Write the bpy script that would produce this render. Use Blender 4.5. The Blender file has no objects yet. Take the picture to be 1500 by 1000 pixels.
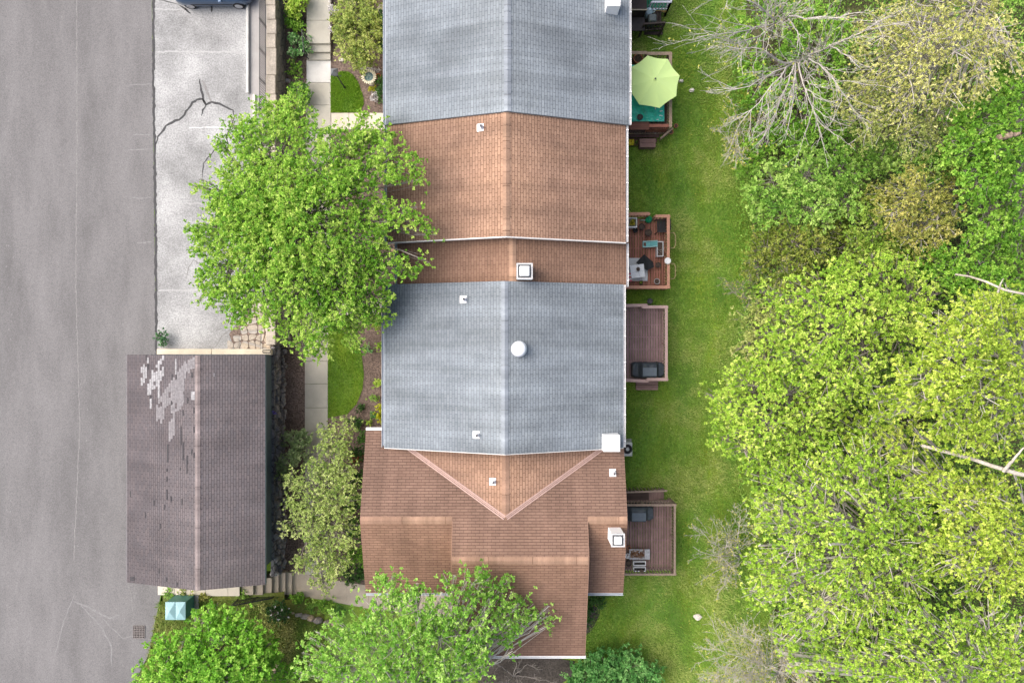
import bpy, math, random
import numpy as np
from mathutils import Vector, noise as mnoise

random.seed(5)
SC = bpy.context.scene
COL = SC.collection
H = 38.0           # height of the view point above the house ground, metres
LOT = 1.25         # street and parking level above the house ground


def U(px, py, z=0.0):
    """photo position -> world point at height z"""
    k = (H - z) / 1000.0
    return ((px - 750) * k, (500 - py) * k, z)


def UX(px, z=0.0): return (px - 750) * (H - z) / 1000.0
def UY(py, z=0.0): return (500 - py) * (H - z) / 1000.0


# ---------------------------------------------------------------- mesh builder
class MB:
    def __init__(s):
        s.v, s.f, s.uv, s.sm = [], [], [], []

    def face(s, pts, uv=None, smooth=False):
        n = len(s.v)
        s.v += [tuple(p) for p in pts]
        s.f.append(tuple(range(n, n + len(pts))))
        s.uv.append(uv or [(p[0], p[1]) for p in pts])
        s.sm.append(smooth)

    def add(s, verts, faces, smooth=False):
        n = len(s.v)
        s.v += [tuple(p) for p in verts]
        for f in faces:
            s.f.append(tuple(i + n for i in f))
            s.uv.append([(verts[i][0], verts[i][1]) for i in f])
            s.sm.append(smooth)
        return s

    def hexa(s, b, t):
        """bottom quad b, top quad t, both counter-clockwise from above"""
        s.add(list(b) + list(t), [(3, 2, 1, 0), (4, 5, 6, 7), (0, 1, 5, 4), (1, 2, 6, 5), (2, 3, 7, 6), (3, 0, 4, 7)])
        return s

    def box(s, x0, x1, y0, y1, z0, z1, bev=0.0):
        x0, x1 = min(x0, x1), max(x0, x1)
        y0, y1 = min(y0, y1), max(y0, y1)
        if bev <= 0:
            return s.hexa([(x0, y0, z0), (x1, y0, z0), (x1, y1, z0), (x0, y1, z0)],
                          [(x0, y0, z1), (x1, y0, z1), (x1, y1, z1), (x0, y1, z1)])
        b = bev
        lv = [(0, z0), (0, z1 - b), (b, z1)]
        rings = []
        for (i, z) in lv:
            rings.append([(x0 + i + b, y0 + i, z), (x1 - i - b, y0 + i, z), (x1 - i, y0 + i + b, z), (x1 - i, y1 - i - b, z),
                          (x1 - i - b, y1 - i, z), (x0 + i + b, y1 - i, z), (x0 + i, y1 - i - b, z), (x0 + i, y0 + i + b, z)])
        s.loft(rings, cap=True)
        return s

    def rbox(s, c, sx, sy, z0, z1, ang):
        """box turned about z"""
        ca, sa = math.cos(ang), math.sin(ang)
        q = [(c[0] + ca * dx * sx / 2 - sa * dy * sy / 2, c[1] + sa * dx * sx / 2 + ca * dy * sy / 2) for dx, dy in ((-1, -1), (1, -1), (1, 1), (-1, 1))]
        return s.hexa([(a, b, z0) for a, b in q], [(a, b, z1) for a, b in q])

    def loft(s, rings, cap=False, smooth=False, close=True):
        n = len(rings[0])
        vs = [p for r in rings for p in r]
        fs = []
        for i in range(len(rings) - 1):
            for j in range(n if close else n - 1):
                a, b = i * n + j, i * n + (j + 1) % n
                fs.append((a, b, b + n, a + n))
        if cap:
            fs.append(tuple(reversed(range(n))))
            fs.append(tuple(range((len(rings) - 1) * n, len(rings) * n)))
        s.add(vs, fs, smooth)
        return s

    def lathe(s, c, prof, n=20, smooth=True, cap=True):
        """prof: list of (radius, z)"""
        rings = [[(c[0] + r * math.cos(2 * math.pi * k / n), c[1] + r * math.sin(2 * math.pi * k / n), z) for k in range(n)] for r, z in prof]
        return s.loft(rings, cap=cap, smooth=smooth)

    def prism(s, poly, z0, z1):
        """counter-clockwise outline pushed from z0 up to z1"""
        a = sum(poly[i][0] * poly[(i + 1) % len(poly)][1] - poly[(i + 1) % len(poly)][0] * poly[i][1] for i in range(len(poly)))
        if a < 0:
            poly = list(reversed(poly))
        return s.loft([[(p[0], p[1], z0) for p in poly], [(p[0], p[1], z1) for p in poly]], cap=True)

    def bar(s, a, b, w, h=None):
        """square bar from a to b"""
        a, b = Vector(a), Vector(b)
        d = (b - a).normalized()
        up = Vector((0, 0, 1)) if abs(d.z) < .95 else Vector((0, 1, 0))
        sx = d.cross(up).normalized() * w / 2
        sy = sx.cross(d).normalized() * (h or w) / 2
        r = lambda p: [p - sx - sy, p + sx - sy, p + sx + sy, p - sx + sy]
        return s.loft([r(a), r(b)], cap=True)

    def tube(s, pts, rad, n=8):
        P = np.array([pts], float)
        K = P.shape[1]
        R = np.array([rad if hasattr(rad, '__len__') else [rad] * K], float)
        v, f = tubes(P, R, n)
        return s.add([tuple(p) for p in v], [tuple(q) for q in f], True)

    def mesh(s, name, off=(0, 0, 0)):
        me = bpy.data.meshes.new(name)
        me.from_pydata([(p[0] - off[0], p[1] - off[1], p[2] - off[2]) for p in s.v], [], s.f)
        uvl = me.uv_layers.new(name='UVMap')
        flat = [c for u in s.uv for q in u for c in q]
        uvl.data.foreach_set('uv', flat)
        me.polygons.foreach_set('use_smooth', s.sm)
        me.update()
        return me


def tubes(P, R, S=5):
    """P (N,K,3) centre lines, R (N,K) radii -> verts, quads"""
    N, K, _ = P.shape
    T = np.gradient(P, axis=1)
    T /= np.linalg.norm(T, axis=2, keepdims=True) + 1e-9
    ref = np.where(np.abs(T[:, :1, 2:3]) < .9, np.array([0, 0, 1.0]), np.array([1.0, 0, 0]))
    A = np.cross(T, np.broadcast_to(ref, T.shape))
    A /= np.linalg.norm(A, axis=2, keepdims=True) + 1e-9
    B = np.cross(T, A)
    th = np.linspace(0, 2 * np.pi, S, endpoint=False)
    V = P[:, :, None] + R[:, :, None, None] * (np.cos(th)[None, None, :, None] * A[:, :, None] + np.sin(th)[None, None, :, None] * B[:, :, None])
    idx = np.arange(N * K * S).reshape(N, K, S)
    a = idx[:, :-1]
    b = np.roll(idx, -1, 2)[:, :-1]
    c = np.roll(idx, -1, 2)[:, 1:]
    d = idx[:, 1:]
    F = np.stack([a, d, c, b], -1).reshape(-1, 4)
    return V.reshape(-1, 3), F


def np_mesh(name, V, F, tint=None, smooth=False):
    me = bpy.data.meshes.new(name)
    n, m, k = len(V), len(F), F.shape[1]
    me.vertices.add(n)
    me.vertices.foreach_set('co', np.ascontiguousarray(V, np.float32).ravel())
    me.loops.add(m * k)
    me.loops.foreach_set('vertex_index', np.ascontiguousarray(F, np.int32).ravel())
    me.polygons.add(m)
    me.polygons.foreach_set('loop_start', np.arange(0, m * k, k, dtype=np.int32))
    me.polygons.foreach_set('loop_total', np.full(m, k, np.int32))
    if smooth:
        me.polygons.foreach_set('use_smooth', np.ones(m, bool))
    if tint is not None:
        at = me.attributes.new('tint', 'FLOAT', 'FACE')
        at.data.foreach_set('value', np.ascontiguousarray(tint, np.float32))
    me.update()
    me.validate()
    return me


# ---------------------------------------------------------------- objects
def tag(o, label=None, cat=None, group=None, kind=None):
    if label: o['label'] = label
    if cat: o['category'] = cat
    if group: o['group'] = group
    if kind: o['kind'] = kind
    return o


def thing(name, label, cat, loc, group=None):
    o = bpy.data.objects.new(name, None)
    o.empty_display_size = .3
    o.location = loc
    COL.objects.link(o)
    return tag(o, label, cat, group)


def root_off(p):
    while p.parent: p = p.parent
    return tuple(p.location)


def part(name, mb, mat, parent, label=None):
    me = mb.mesh(name, root_off(parent)) if isinstance(mb, MB) else mb
    me.materials.append(mat)
    o = bpy.data.objects.new(name, me)
    COL.objects.link(o)
    o.parent = parent
    if label: o['label'] = label
    return o


def solo(name, mb, mat, label, cat, loc=(0, 0, 0), group=None):
    """a thing that is one mesh; built in world coordinates, origin at loc"""
    me = mb.mesh(name, loc) if isinstance(mb, MB) else mb
    me.materials.append(mat)
    o = bpy.data.objects.new(name, me)
    o.location = loc
    COL.objects.link(o)
    return tag(o, label, cat, group)


def setting(name, mb, mat, kind='structure', label=None):
    me = mb.mesh(name) if isinstance(mb, MB) else mb
    me.materials.append(mat)
    o = bpy.data.objects.new(name, me)
    COL.objects.link(o)
    return tag(o, label, None, None, kind)


# ---------------------------------------------------------------- materials
class NT:
    def __init__(s, name):
        s.m = bpy.data.materials.new(name)
        s.m.use_nodes = True
        s.t = s.m.node_tree
        s.t.nodes.clear()
        s.out = s.n('ShaderNodeOutputMaterial')

    def n(s, typ, **kw):
        x = s.t.nodes.new(typ)
        for k, v in kw.items(): setattr(x, k, v)
        return x

    def put(s, sock, v):
        if hasattr(v, 'is_linked') or isinstance(v, bpy.types.NodeSocket): s.t.links.new(v, sock)
        elif v is not None: sock.default_value = (*v, 1.0) if isinstance(v, tuple) and len(v) == 3 and sock.type == 'RGBA' else v

    def coord(s, kind='Object', scale=(1, 1, 1), rot=(0, 0, 0)):
        tc = s.n('ShaderNodeTexCoord')
        mp = s.n('ShaderNodeMapping')
        mp.inputs['Scale'].default_value = scale
        mp.inputs['Rotation'].default_value = rot
        s.t.links.new(tc.outputs[kind], mp.inputs['Vector'])
        return mp.outputs[0]

    def noise(s, vec, scale, detail=3, rough=.55, dist=0):
        x = s.n('ShaderNodeTexNoise')
        s.put(x.inputs['Vector'], vec)
        x.inputs['Scale'].default_value = scale
        x.inputs['Detail'].default_value = detail
        x.inputs['Roughness'].default_value = rough
        x.inputs['Distortion'].default_value = dist
        return x.outputs[0]

    def ramp(s, fac, stops, interp='LINEAR'):
        x = s.n('ShaderNodeValToRGB')
        x.color_ramp.interpolation = interp
        e = x.color_ramp.elements
        while len(e) < len(stops): e.new(.5)
        for q, (p, c) in zip(e, stops):
            q.position = p
            q.color = (c, c, c, 1) if isinstance(c, (int, float)) else (*c, 1)
        s.put(x.inputs[0], fac)
        return x.outputs[0]

    def mix(s, fac, a, b, mode='MIX'):
        x = s.n('ShaderNodeMix', data_type='RGBA', blend_type=mode)
        s.put(x.inputs[0], fac)
        s.put(x.inputs[6], a)
        s.put(x.inputs[7], b)
        return x.outputs[2]

    def math(s, op, a, b=None):
        x = s.n('ShaderNodeMath', operation=op)
        s.put(x.inputs[0], a)
        if b is not None: s.put(x.inputs[1], b)
        return x.outputs[0]

    def bump(s, h, strength=.4, dist=.02, normal=None):
        x = s.n('ShaderNodeBump')
        x.inputs['Strength'].default_value = strength
        x.inputs['Distance'].default_value = dist
        s.put(x.inputs['Height'], h)
        if normal is not None: s.put(x.inputs['Normal'], normal)
        return x.outputs[0]

    def finish(s, col, rough=.8, normal=None, spec=.3, metal=0.0):
        p = s.n('ShaderNodeBsdfPrincipled')
        s.put(p.inputs['Base Color'], col)
        s.put(p.inputs['Roughness'], rough)
        p.inputs['Specular IOR Level'].default_value = spec
        p.inputs['Metallic'].default_value = metal
        if normal is not None: s.put(p.inputs['Normal'], normal)
        s.t.links.new(p.outputs[0], s.out.inputs[0])
        s.p = p
        return s.m


_cache = {}


def plain(name, c, var=.25, scale=6, rough=.7, bump=.15, spec=.3, metal=0.0, bscale=None):
    """paint, plastic, metal, cloth: a base colour with slight procedural variation"""
    if name in _cache: return _cache[name]
    t = NT(name)
    v = t.coord()
    n1 = t.noise(v, scale, 4)
    lo = tuple(x * (1 - var) for x in c)
    hi = tuple(min(1, x * (1 + var)) for x in c)
    col = t.ramp(n1, [(.25, lo), (.75, hi)])
    nm = t.bump(t.noise(v, bscale or scale * 12, 3), bump, .01)
    _cache[name] = t.finish(col, rough, nm, spec, metal)
    return _cache[name]


def leafmat(name, dark, mid, light, trans=.3):
    if name in _cache: return _cache[name]
    t = NT(name)
    a = t.n('ShaderNodeAttribute', attribute_name='tint')
    col = t.ramp(a.outputs['Fac'], [(0.05, dark), (.45, mid), (.95, light)])
    p = t.n('ShaderNodeBsdfPrincipled')
    t.put(p.inputs['Base Color'], col)
    p.inputs['Roughness'].default_value = .55
    p.inputs['Specular IOR Level'].default_value = .25
    tr = t.n('ShaderNodeBsdfTranslucent')
    t.put(tr.inputs['Color'], t.mix(.5, col, tuple(min(1, x * 1.3) for x in light)))
    mx = t.n('ShaderNodeMixShader')
    mx.inputs[0].default_value = trans
    t.t.links.new(p.outputs[0], mx.inputs[1])
    t.t.links.new(tr.outputs[0], mx.inputs[2])
    t.t.links.new(mx.outputs[0], t.out.inputs[0])
    _cache[name] = t.m
    return t.m


def shingle(name, c1, c2, joint, ridge_light=None, streak=(.72, 1.16), row=.135, width=.37, brown=None):
    """three-tab asphalt shingles; UV = metres along the ridge, metres down the slope"""
    t = NT(name)
    uv = t.coord('UV')
    b = t.n('ShaderNodeTexBrick', offset=.5)
    t.put(b.inputs['Vector'], uv)
    b.inputs['Color1'].default_value = (*c1, 1)
    b.inputs['Color2'].default_value = (*c2, 1)
    b.inputs['Mortar'].default_value = (*joint, 1)
    b.inputs['Scale'].default_value = 1
    b.inputs['Mortar Size'].default_value = .011
    b.inputs['Mortar Smooth'].default_value = .3
    b.inputs['Brick Width'].default_value = width
    b.inputs['Row Height'].default_value = row
    col = b.outputs['Color']
    sp = t.n('ShaderNodeSeparateXYZ')
    t.put(sp.inputs[0], uv)
    if ridge_light:
        # light falloff painted into the colour: brighter towards the ridge, ragged lower edge
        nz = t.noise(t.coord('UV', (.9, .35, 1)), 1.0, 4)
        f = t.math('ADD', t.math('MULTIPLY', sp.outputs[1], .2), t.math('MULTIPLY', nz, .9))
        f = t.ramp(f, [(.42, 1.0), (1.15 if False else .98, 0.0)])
        col = t.mix(t.math('MULTIPLY', f, .75), col, t.mix(1.0, col, ridge_light, 'MULTIPLY'))
    st = t.noise(t.coord('UV', (1.0, .11, 1)), 1.1, 4, .6)
    col = t.mix(1.0, col, t.ramp(st, [(.36, streak[0]), (.64, streak[1])]), 'MULTIPLY')
    bl = t.noise(t.coord('UV', (1, 1, 1)), .55, 3, .6)
    col = t.mix(1.0, col, t.ramp(bl, [(.3, .85), (.7, 1.1)]), 'MULTIPLY')
    gr = t.noise(uv, 42, 2, .7)
    col = t.mix(1.0, col, t.ramp(gr, [(.25, .84), (.75, 1.14)]), 'MULTIPLY')
    # each course overlaps the one below: saw-tooth height down the slope
    saw = t.math('FRACT', t.math('DIVIDE', sp.outputs[1], row))
    h = t.math('SUBTRACT', saw, t.math('MULTIPLY', b.outputs['Fac'], .7))
    n1 = t.bump(h, .9, .014)
    n2 = t.bump(t.noise(t.coord('UV', (1.3, .16, 1)), 1.0, 2), .55, .09, n1)
    n3 = t.bump(gr, .25, .006, n2)
    return t.finish(col, .9, n3, .2)


def planks(name, c, axis, pitch=.14, var=.3, gap=.10):
    """timber boards; the gaps between boards are modelled, this only varies the grain"""
    if name in _cache: return _cache[name]
    t = NT(name)
    sc = (1 / pitch, .0, 0) if axis == 'x' else (0, 1 / pitch, 0)
    wn = t.n('ShaderNodeTexWhiteNoise', noise_dimensions='3D')
    fl = t.n('ShaderNodeVectorMath', operation='FLOOR')
    t.put(fl.inputs[0], t.coord('Object', sc))
    t.put(wn.inputs[0], fl.outputs[0])
    g = t.noise(t.coord('Object', (14, 1.2, 4) if axis == 'x' else (1.2, 14, 4)), 2, 4, .65)
    base = t.ramp(wn.outputs[0], [(0, tuple(x * (1 - var) for x in c)), (1, tuple(x * (1 + var) for x in c))])
    col = t.mix(1.0, base, t.ramp(g, [(.25, .7), (.75, 1.2)]), 'MULTIPLY')
    blot = t.noise(t.coord(), 1.7, 3)
    col = t.mix(1.0, col, t.ramp(blot, [(.3, .8), (.7, 1.12)]), 'MULTIPLY')
    _cache[name] = t.finish(col, .75, t.bump(g, .3, .01), .25)
    return _cache[name]


def siding(name, c, pitch=.18):
    t = NT(name)
    v = t.coord()
    sp = t.n('ShaderNodeSeparateXYZ')
    t.put(sp.inputs[0], v)
    saw = t.math('FRACT', t.math('DIVIDE', sp.outputs[2], pitch))
    col = t.ramp(t.noise(v, 1.5, 4), [(.3, tuple(x * .8 for x in c)), (.7, tuple(x * 1.15 for x in c))])
    return t.finish(col, .6, t.bump(saw, .6, -.02), .3)


def rubble(name, c1, c2, joint, scale=3.0):
    t = NT(name)
    v = t.coord()
    w = t.n('ShaderNodeTexVoronoi', feature='F1')
    t.put(w.inputs['Vector'], v)
    w.inputs['Scale'].default_value = scale
    e = t.n('ShaderNodeTexVoronoi', feature='DISTANCE_TO_EDGE')
    t.put(e.inputs['Vector'], v)
    e.inputs['Scale'].default_value = scale
    sp = t.n('ShaderNodeSeparateColor')
    t.put(sp.inputs[0], w.outputs['Color'])
    col = t.ramp(sp.outputs[0], [(0, c1), (1, c2)])
    nz = t.noise(v, 9, 5, .65)
    col = t.mix(1.0, col, t.ramp(nz, [(.25, .6), (.75, 1.25)]), 'MULTIPLY')
    ed = t.ramp(e.outputs['Distance'], [(.0, 0.0), (.07, 1.0)])
    col = t.mix(ed, joint, col)
    n1 = t.bump(ed, .8, .05)
    return t.finish(col, .9, t.bump(nz, .5, .04, n1), .2)


def surface(name, c, fine=.3, finescale=40, patch=.2, patchscale=.35, stretch=(1, 1, 1), rough=.9, bump=.3, spec=.2, extra=None):
    """ground surfaces: fine speckle x broad patches"""
    t = NT(name)
    v = t.coord()
    f = t.noise(v, finescale, 3, .7)
    p = t.noise(t.coord('Object', stretch), patchscale, 5, .6)
    col = t.mix(1.0, c, t.ramp(f, [(.25, 1 - fine), (.75, 1 + fine)]), 'MULTIPLY')
    col = t.mix(1.0, col, t.ramp(p, [(.28, 1 - patch), (.72, 1 + patch)]), 'MULTIPLY')
    if extra: col = extra(t, col)
    return t.finish(col, rough, t.bump(f, bump, .01), spec)


# ---------------------------------------------------------------- vegetation
def rng_for(key): return np.random.default_rng(abs(hash_str(key)) % (2 ** 31))
def hash_str(s):
    h = 7
    for ch in s: h = (h * 131 + ord(ch)) % 1000003
    return h


def unit(a): return a / (np.linalg.norm(a, axis=-1, keepdims=True) + 1e-9)


def leaf_geo(rng, C, L, up=.8, asp=.6, fold=.18, var=.35, T=None):
    """one bent diamond leaf at each centre"""
    n = len(C)
    N = unit(rng.normal(size=(n, 3)) * (1 if T is None else .45) + np.array([0, 0, up]))
    T = unit(np.cross(N, rng.normal(size=(n, 3)))) if T is None else T
    N = unit(N - (N * T).sum(1, keepdims=True) * T)
    B = np.cross(N, T)
    l = (L * (1 + var * rng.uniform(-1, 1, n)))[:, None]
    w = l * asp
    V = np.stack([C - T * l / 2, C + B * w / 2 + N * l * fold, C + T * l / 2, C - B * w / 2 + N * l * fold], 1).reshape(-1, 3)
    F = np.arange(4 * n).reshape(n, 4)
    return V, F


def bez(a, b, c, K):
    t = np.linspace(0, 1, K)[None, :, None]
    return (1 - t) ** 2 * a[:, None] + 2 * t * (1 - t) * b[:, None] + t ** 2 * c[:, None]


def tree(name, label, cat, base, top, lobes, lm, bark, dens=380, L=.12, zg=0.0, spread=.17, flat=.6, droop=.35, cden=9.0,
         fork=.3, trunk_r=None, group=None, ros=7, vc=.2, vr=.1, rag=0, names=('trunk', 'crown'), up=.8, twig=1.0, asp=.6, low=.25, core=.5):
    """base: photo position of the foot; top: height of the crown's top; lobes: (px, py, radius in photo pixels)"""
    rng = rng_for(name + label)
    b = np.array(U(base[0], base[1], zg))
    if rag:                                # ragged outline: small sprays standing out from every limb end
        ex = []
        for l in lobes:
            if len(l) > 3: continue
            k0 = rng.uniform(0, 6.28)
            for q in range(rag):
                a_ = k0 + q * 6.28 / rag + rng.uniform(-.5, .5)
                rr = l[2] * rng.uniform(.2, .36)
                d_ = l[2] * rng.uniform(.82, 1.08)
                ex.append((l[0] + d_ * math.cos(a_), l[1] + d_ * math.sin(a_), rr, *l[3:]))
        lobes = list(lobes) + ex
    ws = np.array([l[2] ** 2 for l in lobes], float)
    mx = np.average([l[0] for l in lobes], weights=ws)
    my = np.average([l[1] for l in lobes], weights=ws)
    Rm = max(math.hypot(l[0] - mx, l[1] - my) + l[2] * .5 for l in lobes)
    hgt = top - zg
    trunk_r = trunk_r or .03 + .016 * hgt
    fk = b + np.array([0, 0, hgt * fork])
    tops = b * .7 + np.array([*U(mx, my, zg + hgt * .6)[:2], 0]) * .3
    tops[2] = zg + hgt * .62
    TP, TR = [], []
    tp = bez(b[None], ((b + tops) / 2 + np.array([.1, .1, 0]))[None], tops[None], 8)
    TP.append(tp)
    TR.append(np.linspace(trunk_r, trunk_r * .45, 8)[None])
    leafC, leafT, leafD = [], [], []
    bP, bR = [], []
    for lb in lobes:
        d = math.hypot(lb[0] - mx, lb[1] - my) / Rm
        zt = zg + hgt * (1 - droop * d ** 1.7)
        if len(lb) > 3: zt = lb[3]
        r = lb[2] * (H - zt) / 1000.0
        fl = min(flat, (zt - zg) * .48 / r) if r > 0 else flat
        zc = zt - r * fl
        c = np.array(U(lb[0], lb[1], zt))
        c[2] = zc
        s = fk + (tops - fk) * rng.uniform(0, .8)
        mid = s * .45 + c * .55
        mid[2] = s[2] * .35 + zc * .65 + .15 * r
        mid += rng.normal(size=3) * .08 * r
        lp = bez(s[None], mid[None], (c + np.array([0, 0, -.1 * r]))[None], 8)
        lp[0, 1:-1] += rng.normal(size=(6, 3)) * .035 * (np.linalg.norm(c - s) ** .5)
        TP.append(lp)
        r0 = min(trunk_r * .6, .03 + .035 * r)
        TR.append(np.linspace(r0, .016 * twig, 8)[None])
        n = max(5, int(cden * r * r * math.pi))
        dv = rng.normal(size=(n, 3))
        dv[:, 2] = np.where(rng.random(n) < low, -np.abs(dv[:, 2]) * .6, np.abs(dv[:, 2]))
        dv = unit(dv)
        fr = (core + (1.08 - core) * rng.random(n) ** .6)[:, None]
        p = c + dv * np.array([r, r, r * fl]) * fr
        ti = rng.integers(3, 8, n)
        q = lp[0, ti] + rng.normal(size=(n, 3)) * .03
        m = (q + p) / 2 + np.array([0, 0, -.06]) * r + rng.normal(size=(n, 3)) * .12 * r * .5
        bp = bez(q, m, p, 5)
        bP.append(bp)
        bR.append(np.linspace(.017, .0055, 5)[None].repeat(n, 0) * twig * (.75 + .5 * rng.random((n, 1))))
        per = max(1, int(round(dens * math.pi * r * r / n / ros)))     # rosettes on this branch
        ax = unit(p - m)
        k = rng.uniform(-.42, .12, (n, per, 1)) * min(1.2, .5 + r * .5)
        P = p[:, None] + ax[:, None] * k + rng.normal(size=(n, per, 3)) * np.array([spread, spread, spread * .6])
        ct = .46 + rng.normal() * .09 + rng.normal(size=(n, 1)) * vc + rng.normal(size=(n, per)) * vr
        P = np.repeat(P.reshape(-1, 3), ros, 0)
        dv = unit(rng.normal(size=P.shape) * np.array([1, 1, .6]) + np.array([0, 0, .25]))
        leafC.append(P + dv * L * rng.uniform(.3, .75, (len(P), 1)))
        leafD.append(dv)
        leafT.append(np.clip(np.repeat(ct.reshape(-1), ros) + rng.normal(size=len(P)) * .11, 0, 1))
    root = thing(name, label, cat, tuple(b), group)
    V1, F1 = tubes(np.concatenate(TP), np.concatenate(TR), 7)
    V2, F2 = tubes(np.concatenate(bP), np.concatenate(bR), 4)
    me = np_mesh(names[0], np.concatenate([V1, V2]) - b, np.concatenate([F1, F2 + len(V1)]), smooth=True)
    part(names[0], me, bark, root)
    C = np.concatenate(leafC)
    T = np.concatenate(leafT)
    DV = np.concatenate(leafD)
    ok = C[:, 2] > zg + .05
    C, T, DV = C[ok], T[ok], DV[ok]
    V, F = leaf_geo(rng, C, L, up, asp, T=DV)
    part(names[1], np_mesh(names[1], V - b, F, T), lm, root)
    return root


def shrub(name, label, px, py, rpx, h, lm, bark, dens=650, L=.09, zg=0.0, group=None, lobes=None, **kw):
    lb = lobes or [(px, py, rpx)]
    dens *= 1.6
    return tree(name, label, kw.pop('cat', 'shrub'), (px, py), zg + h, lb, lm, bark, dens=dens, L=L, zg=zg, spread=kw.pop('spread', .09), flat=kw.pop('flat', .75),
                droop=.3, cden=kw.pop('cden', 22), fork=.1, trunk_r=.03, group=group, names=('stem', 'foliage'), **kw)


def bare(name, label, base, zg, limbs, bark, lm, n1=9, n2=7, n3=4, cat='tree', buds=2.5, r0=.07, budL=.09, spread_ang=.55, seed='', names=('trunk', 'leaves'), lenk=.5):
    """leafless tree: limbs are photo polylines with heights [(px,py,z),...]; finer branches grow from them"""
    rng = rng_for(name + label + seed)
    b = np.array(U(base[0], base[1], zg))
    G = []                                    # (points, radii)
    cur = []
    for lb in limbs:
        pts = np.array([U(*q[:3]) for q in lb])
        d = np.linalg.norm(np.diff(pts, axis=0), axis=1).cumsum()
        d = np.concatenate([[0], d])
        tt = np.linspace(0, d[-1], 9)
        P = np.stack([np.interp(tt, d, pts[:, i]) for i in range(3)], 1)
        P[1:-1] = (P[:-2] + 2 * P[1:-1] + P[2:]) / 4
        P[1:-1] += rng.normal(size=(7, 3)) * .03
        cur.append((P, r0 * (lb[0][3] if len(lb[0]) > 3 else 1), d[-1]))
    G += [(P, np.linspace(r, max(.012, r * .25), 9)) for P, r, _ in cur]
    for lev, nb in enumerate((n1, n2, n3)):
        nxt = []
        for (P, r, ln) in cur:
            for i in range(nb if lev else max(3, int(nb * ln / 3))):
                t = rng.uniform(.15 if lev else .2, .98)
                x = t * 8
                j = min(7, int(x))
                s = P[j] + (P[j + 1] - P[j]) * (x - j)
                tan = unit(P[j + 1] - P[j])
                dv = unit(tan + rng.normal(size=3) * np.array([spread_ang, spread_ang, spread_ang * .55]))
                l = ln * lenk * (1.05 - .55 * t) * rng.uniform(.5, 1.15)
                l = min(l, 2.4)
                k = np.linspace(0, 1, 9)[:, None]
                bend = rng.normal(size=3) * .22
                Q = s + dv * l * k + bend * l * k ** 2
                Q[1:] += rng.normal(size=(8, 3)) * .012 * l
                rr = max(.006, min(r * .5, .05) * (1 - .4 * t))
                nxt.append((Q, rr, l))
        G += [(P, np.linspace(r, .0045, 9)) for P, r, _ in nxt]
        cur = nxt
    root = thing(name, label, cat, tuple(b))
    V, F = tubes(np.stack([g[0] for g in G]), np.stack([g[1] for g in G]), 5)
    part(names[0], np_mesh(names[0], V - b, F, smooth=True), bark, root)
    if buds:
        tips = np.array([P[-1] for P, _, _ in cur])
        tips = tips[rng.random(len(tips)) < .6]
        C = np.repeat(tips, max(1, int(buds)), 0) + rng.normal(size=(len(tips) * max(1, int(buds)), 3)) * .06
        V, F = leaf_geo(rng, C, budL)
        part(names[1], np_mesh(names[1], V - b, F, np.clip(rng.normal(.6, .2, len(F)), 0, 1)), lm, root)
    return root


def lfnoise(x, y, s, o=0.0):
    return np.array([mnoise.noise((a * s + o, b * s, o)) for a, b in zip(x, y)])


def inside(poly, x, y):
    r = np.zeros(len(x), bool)
    n = len(poly)
    for i in range(n):
        x1, y1 = poly[i]
        x2, y2 = poly[(i + 1) % n]
        c = (y1 > y) != (y2 > y)
        with np.errstate(divide='ignore', invalid='ignore'):
            xi = (x2 - x1) * (y - y1) / ((y2 - y1) or 1e-9) + x1
        r ^= c & (x < xi)
    return r


def scatter(rng, poly, n):
    a = np.array(poly)
    x = rng.uniform(a[:, 0].min(), a[:, 0].max(), n)
    y = rng.uniform(a[:, 1].min(), a[:, 1].max(), n)
    k = inside(poly, x, y)
    return x[k], y[k]


def blades(key, poly, n, length, width, zg=0.0, lean=.6, wind=(0, 0), holes=(), tmid=.5):
    """grass: one narrow leaning triangle per blade tuft"""
    rng = rng_for(key)
    x, y = scatter(rng, poly, n)
    for hx0, hx1, hy0, hy1 in holes:
        k = (x > hx0) & (x < hx1) & (y > hy0) & (y < hy1)
        x, y = x[~k], y[~k]
    ph = lfnoise(x, y, .45, 3.3)
    p2 = lfnoise(x, y, 1.6, 9.1)
    keep = rng.random(len(x)) < np.clip(.85 + .6 * p2, .3, 1)
    x, y, ph, p2 = x[keep], y[keep], ph[keep], p2[keep]
    m = len(x)
    zz = zg(x, y) if callable(zg) else np.full(m, zg)
    ang = rng.uniform(0, 2 * np.pi, m)
    l = length * rng.uniform(.5, 1.3, m) * (1 + .5 * ph)
    dx = np.cos(ang) * lean + wind[0] + .3 * p2
    dy = np.sin(ang) * lean + wind[1]
    D = unit(np.stack([dx, dy, np.full(m, .75)], 1)) * l[:, None]
    B = np.stack([x, y, zz], 1)
    sd = unit(np.stack([-D[:, 1], D[:, 0], np.zeros(m)], 1) + rng.normal(size=(m, 3)) * .2) * (width * rng.uniform(.6, 1.4, m))[:, None] / 2
    V = np.stack([B - sd, B + sd, B + D], 1).reshape(-1, 3)
    F = np.arange(3 * m).reshape(m, 3)
    T = np.clip(tmid + .08 + .85 * ph + .5 * p2 + rng.normal(size=m) * .16, 0, 1)
    return np_mesh('grass', V, F, T)


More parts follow.
